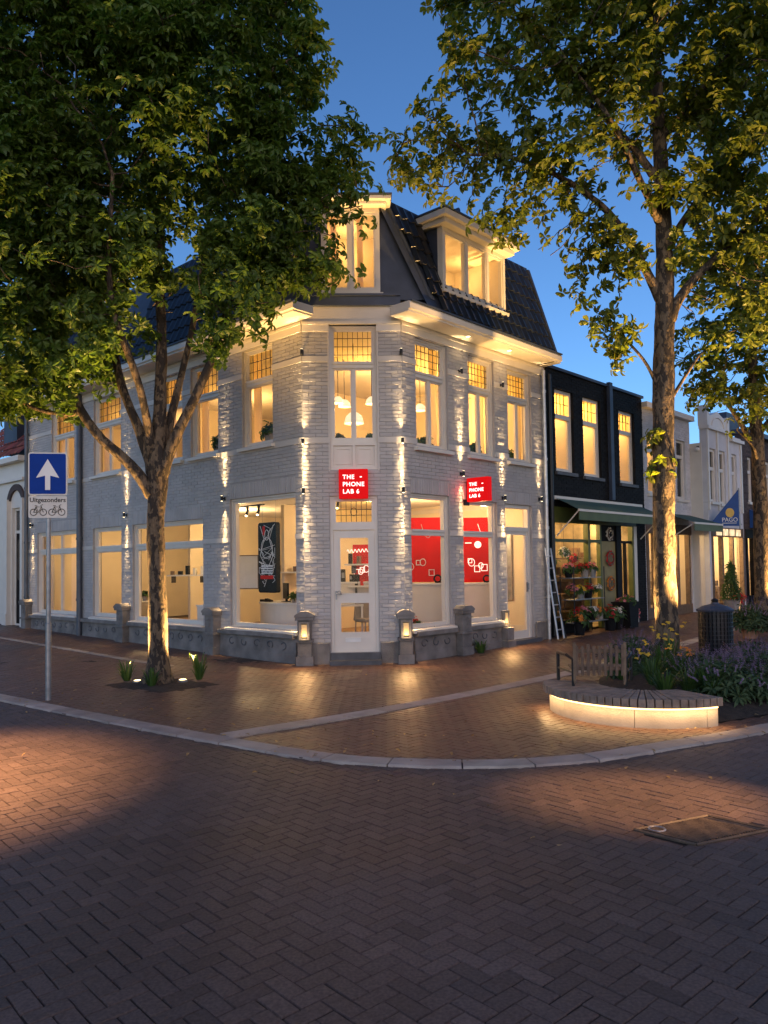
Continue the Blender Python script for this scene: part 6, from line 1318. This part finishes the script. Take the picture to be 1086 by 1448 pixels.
rng = np.random.RandomState(3); q = rng.uniform(0, 6.28, 18); ez = rng.uniform(3.0, 3.8, 18); ex = (np.c_[X + .22 * np.cos(q) - .02, Y + .22 * np.sin(q), ez], np.c_[np.cos(q), np.sin(q), .5 + 0 * q])
tree('plane_tree', 'tall plane tree with mottled bark in the planted bed on the right', (X, Y), p2, b2, 2500, 33, 'leaf_light', 'bark', 3.5, 7, .138, .070, (4.5, 12.4, 7.5), extra=ex, thin=.024, clump=1)
X, Y = 8.72, 18.0; gzz = gz(18)
p3 = [([(X, Y, gzz - .05, .26), (X, Y, .6, .22), (X + .02, Y, 2.4, .20), (X, Y, 4.2, .18), (X - .05, Y, 6, .12), (X, Y, 8.5, .06)], None), ([(X, Y, 4.2, .09), (X - .5, Y - .1, 5.0, .06), (X - 1.1, Y - .2, 5.8, .03)], 1), ([(X, Y, 4.6, .08), (X + .7, Y - .1, 5.5, .05), (X + 1.3, Y - .2, 6.6, .03)], 1), ([(X, Y, 3.9, .05), (X - .25, Y - .3, 4.3, .03), (X - .7, Y - .4, 4.7, .02)], 1)]
b3 = [((8.4, 17.8, 7.0), (1.5, 1.4, 1.8)), ((9.6, 17.8, 8.2), (1.6, 1.4, 2.0)), ((7.7, 17.7, 5.6), (.8, .8, .7), 1.2), ((8.9, 17.7, 5.2), (.9, .8, .6)), ((7.7, 17.9, 8.6), (1.0, 1, 1.1)), ((7.35, 17.8, 6.6), (.8, .8, .9), 1.2), ((9.3, 17.8, 6.0), (.9, .8, .9), 1.2)]
tree('street_tree', 'smaller leafy tree further down the street at the right edge', (X, Y), p3, b3, 1300, 44, 'leaf_light', 'bark', 3.8, 7, .14, .072, (8.8, 18, 6), clump=1)

# ------------------------------------------------------------------ planting
def lavender_bush(loc, r, h, label, seed, ns=170, fl=True, leafy=True, group='lavender bushes in the planted bed', m='leaf_grey'):
    t = thing('lavender_bush', label, 'lavender', loc, 0, group); rng = np.random.RandomState(seed); a = rng.uniform(0, 6.28, ns); rb = r * .35 * np.sqrt(rng.rand(ns)); rt = r * rng.uniform(.3, 1.05, ns); hh = h * rng.uniform(.6, 1.05, ns) * (1 - .35 * (rt / r) ** 2)
    B = np.c_[rb * np.cos(a), rb * np.sin(a), 0 * a]; T = np.c_[rt * np.cos(a), rt * np.sin(a), hh]; parts = [blades(B, T, .012, .12, seed)]
    if leafy:
        P, A = rosette(int(ns * 1.0), r * .95, h * .80, seed + 1, .03); parts.append(whorls(P, A, 6, .13, .034, .1, seed=seed))
    leafobj('foliage', parts, M[m], t)
    if fl:
        k = rng.rand(ns) < .5; d = T[k] - B[k]; d /= np.linalg.norm(d, axis=1)[:, None]; parts = []
        for s in range(5): parts.append(whorls(T[k] + d * (.022 * s), d, 5, .013, .011, -.3, seed=seed + s))
        leafobj('flower_spike', parts, M['lavender'], t)
    return t
LV = 'lavender bush '
for i, (x_, y_, r, h, lb) in enumerate(((3.92, 9.12, .50, .52, LV + 'at the front of the bed, right beside the curved bench'), (4.72, 9.75, .50, .50, LV + 'in the front row, second from the curved bench'), (5.35, 10.25, .52, .52, LV + 'in the front row at the right edge of the photo'), (4.35, 10.3, .46, .42, LV + 'in the second row, in line with the litter bin'), (5.05, 10.9, .5, .40, LV + 'in the second row at the right, below the bin'), (5.9, 11.2, .5, .46, LV + 'furthest right in the back of the bed'), (3.75, 11.9, .42, .55, LV + 'left of the plane tree trunk behind the flowers'), (3.45, 11.0, .36, .5, LV + 'behind the armchair, left of the yellow flowers'), (5.75, 12.3, .4, .34, LV + 'just right of the plane tree trunk'), (3.95, 9.9, .4, .5, LV + 'between the bench end and the green ferns'))):
    lavender_bush((x_, y_, .10), r, h, lb, 100 + i)
lavender_bush((4.45, 9.2, .06), .42, .42, 'low lavender bush at the very front edge of the bed, above the kerb', 131)
def strappy(loc, r, h, label, n, seed, flower=None, wd=.022, m='leaf_plant', group=None):
    t = thing('strappy_plant', label, 'plant', loc, 0, group); rng = np.random.RandomState(seed); a = rng.uniform(0, 6.28, n); rt = r * rng.uniform(.3, 1, n); hh = h * rng.uniform(.35, 1, n)
    B = np.c_[.04 * np.cos(a), .04 * np.sin(a), 0 * a]; T = np.c_[rt * np.cos(a), rt * np.sin(a), hh]; leafobj('foliage', [blades(B, T, wd, .45, seed, 4)], M[m], t)
    if flower:
        k = rng.choice(n, max(4, n // 9), False); P = T[k] * [.8, .8, 1] + [0, 0, h * .45]; leafobj('blossom', [whorls(P, np.c_[0 * k, 0 * k - .4, 0 * k + 1.], 7, .032, .026, .1, seed=seed)], M['petal_' + flower], t); leafobj('flower_stem', [blades(B[k], P, .006, .05, seed)], M[m], t)
    return t
for i, (x_, y_, r, h, n, fl, lb) in enumerate(((3.2, 9.0, .28, .30, 110, None, 'low green ferny plant in the crook of the curved bench'), (3.52, 9.1, .32, .34, 110, None, 'low green ferny plant behind the right half of the bench'), (3.32, 9.75, .3, .40, 80, 'yellow', 'green plant with yellow flowers beside the slatted armchair'), (3.7, 9.85, .3, .42, 80, 'orange', 'green plant with orange flowers between armchair and trunk'), (3.75, 10.6, .32, .46, 80, 'yellow', 'green plant with yellow flowers in front of the plane tree'), (4.15, 11.4, .32, .46, 80, 'yellow', 'green plant with yellow flowers at the foot of the plane tree'), (3.1, 10.3, .3, .36, 70, None, 'grassy green plant at the left edge of the bed behind the bench'), (3.7, 8.95, .3, .34, 80, None, 'low green ferny plant at the right end of the bench'))):
    strappy((x_, y_, .16), r, h, lb, n, 200 + i, fl)
for i, (x_, y_, lb, m_, h) in enumerate(((T1[0] - .52, T1[1] + .22, 'pale lit plant at the left foot of the left tree', 'leaf_plant', .34), (T1[0] + .56, T1[1] + .26, 'tall pale lit plant at the right foot of the left tree', 'leaf_plant', .42), (T1[0] + .02, T1[1] - .33, 'dark green grassy tuft in front of the left tree trunk', 'leaf_plant', .26))): strappy((x_, y_, .02), .26 if i < 2 else .22, h, lb, 34 if i < 2 else 40, 300 + i, None, .03)
p = W('R', 1.95, .2, 0); strappy((p.x, p.y, 0), .2, .26, 'green weed growing at the foot of the right shop wall', 60, 340, None, .04)
for i, (x_, y_, lb) in enumerate(((7.75, 16.6, 'left pink pot of lavender beside the far tree'), (8.35, 16.3, 'right pink pot of lavender at the right edge'))):
    t = lavender_bush((x_, y_, gz(y_) + .2), .5, .62, lb, 400 + i, 160, group='potted lavender by the small tree'); b = MB(); b.lathe([(.14, -.2), (.2, .06), (.21, .08), (.17, .08)], n=16); b.build('pot', M['terracotta'], t)
# fallen leaves
rng = np.random.RandomState(8); n = 150; x_ = rng.uniform(-5, 4.2, n); off = np.abs(rng.normal(0, 1, n)) * np.where(rng.rand(n) < .75, 1.0, 4.0); y_ = kerb_y(x_) + np.where(rng.rand(n) < .22, -off * .7, off * .9); z = np.where(y_ < kerb_y(x_), ROAD_Z + .012, .018)
v, f = whorls(np.c_[x_, y_, z], np.c_[rng.normal(0, .2, n), rng.normal(0, .2, n), 1 + 0 * x_], 1, .05, .03, .0, .2, 5); o = link(npmesh('fallen_leaves', v, f), 'fallen_leaves', leafmat('dry_leaf', (.22, .13, .05), (.42, .30, .13), .2), None); o['kind'] = 'stuff'; tag(o, 'small dry leaves scattered over the paving', 'leaves', None, 'stuff')
# street lamp standing outside the frame on the left; its pool of light is in the picture
t = thing('street_lamp', 'street lamp outside the left edge, lighting the road bricks', 'street lamp', (-4.6, 5.9, ROAD_Z)); b = MB(); b.lathe([(.09, 0), (.06, .5), (.05, 4.6)], n=12); b.build('pole', M['black_metal'], t); b = MB(); b.box(-.1, .5, -.12, .12, 4.6, 4.7); b.build('head', M['black_metal'], t)
light('SPOT', 'lamp', (.35, .1, 4.55), 5200, (1, .52, .21), t, .08, (.36, .3, 0), 60, 1.0)

t = thing('street_lamp', 'street lamp outside the right edge, lighting the road bricks by the manhole cover', 'street lamp', (5.4, 5.2, ROAD_Z), R_(180)); b = MB(); b.lathe([(.09, 0), (.06, .5), (.05, 4.6)], n=12); b.build('pole', M['black_metal'], t); b = MB(); b.box(-.1, .5, -.12, .12, 4.6, 4.7); b.build('head', M['black_metal'], t)
light('SPOT', 'lamp', (.35, 0, 4.55), 3000, (1, .52, .20), t, .08, (3.5, -.5, 0), 20, 1.0)
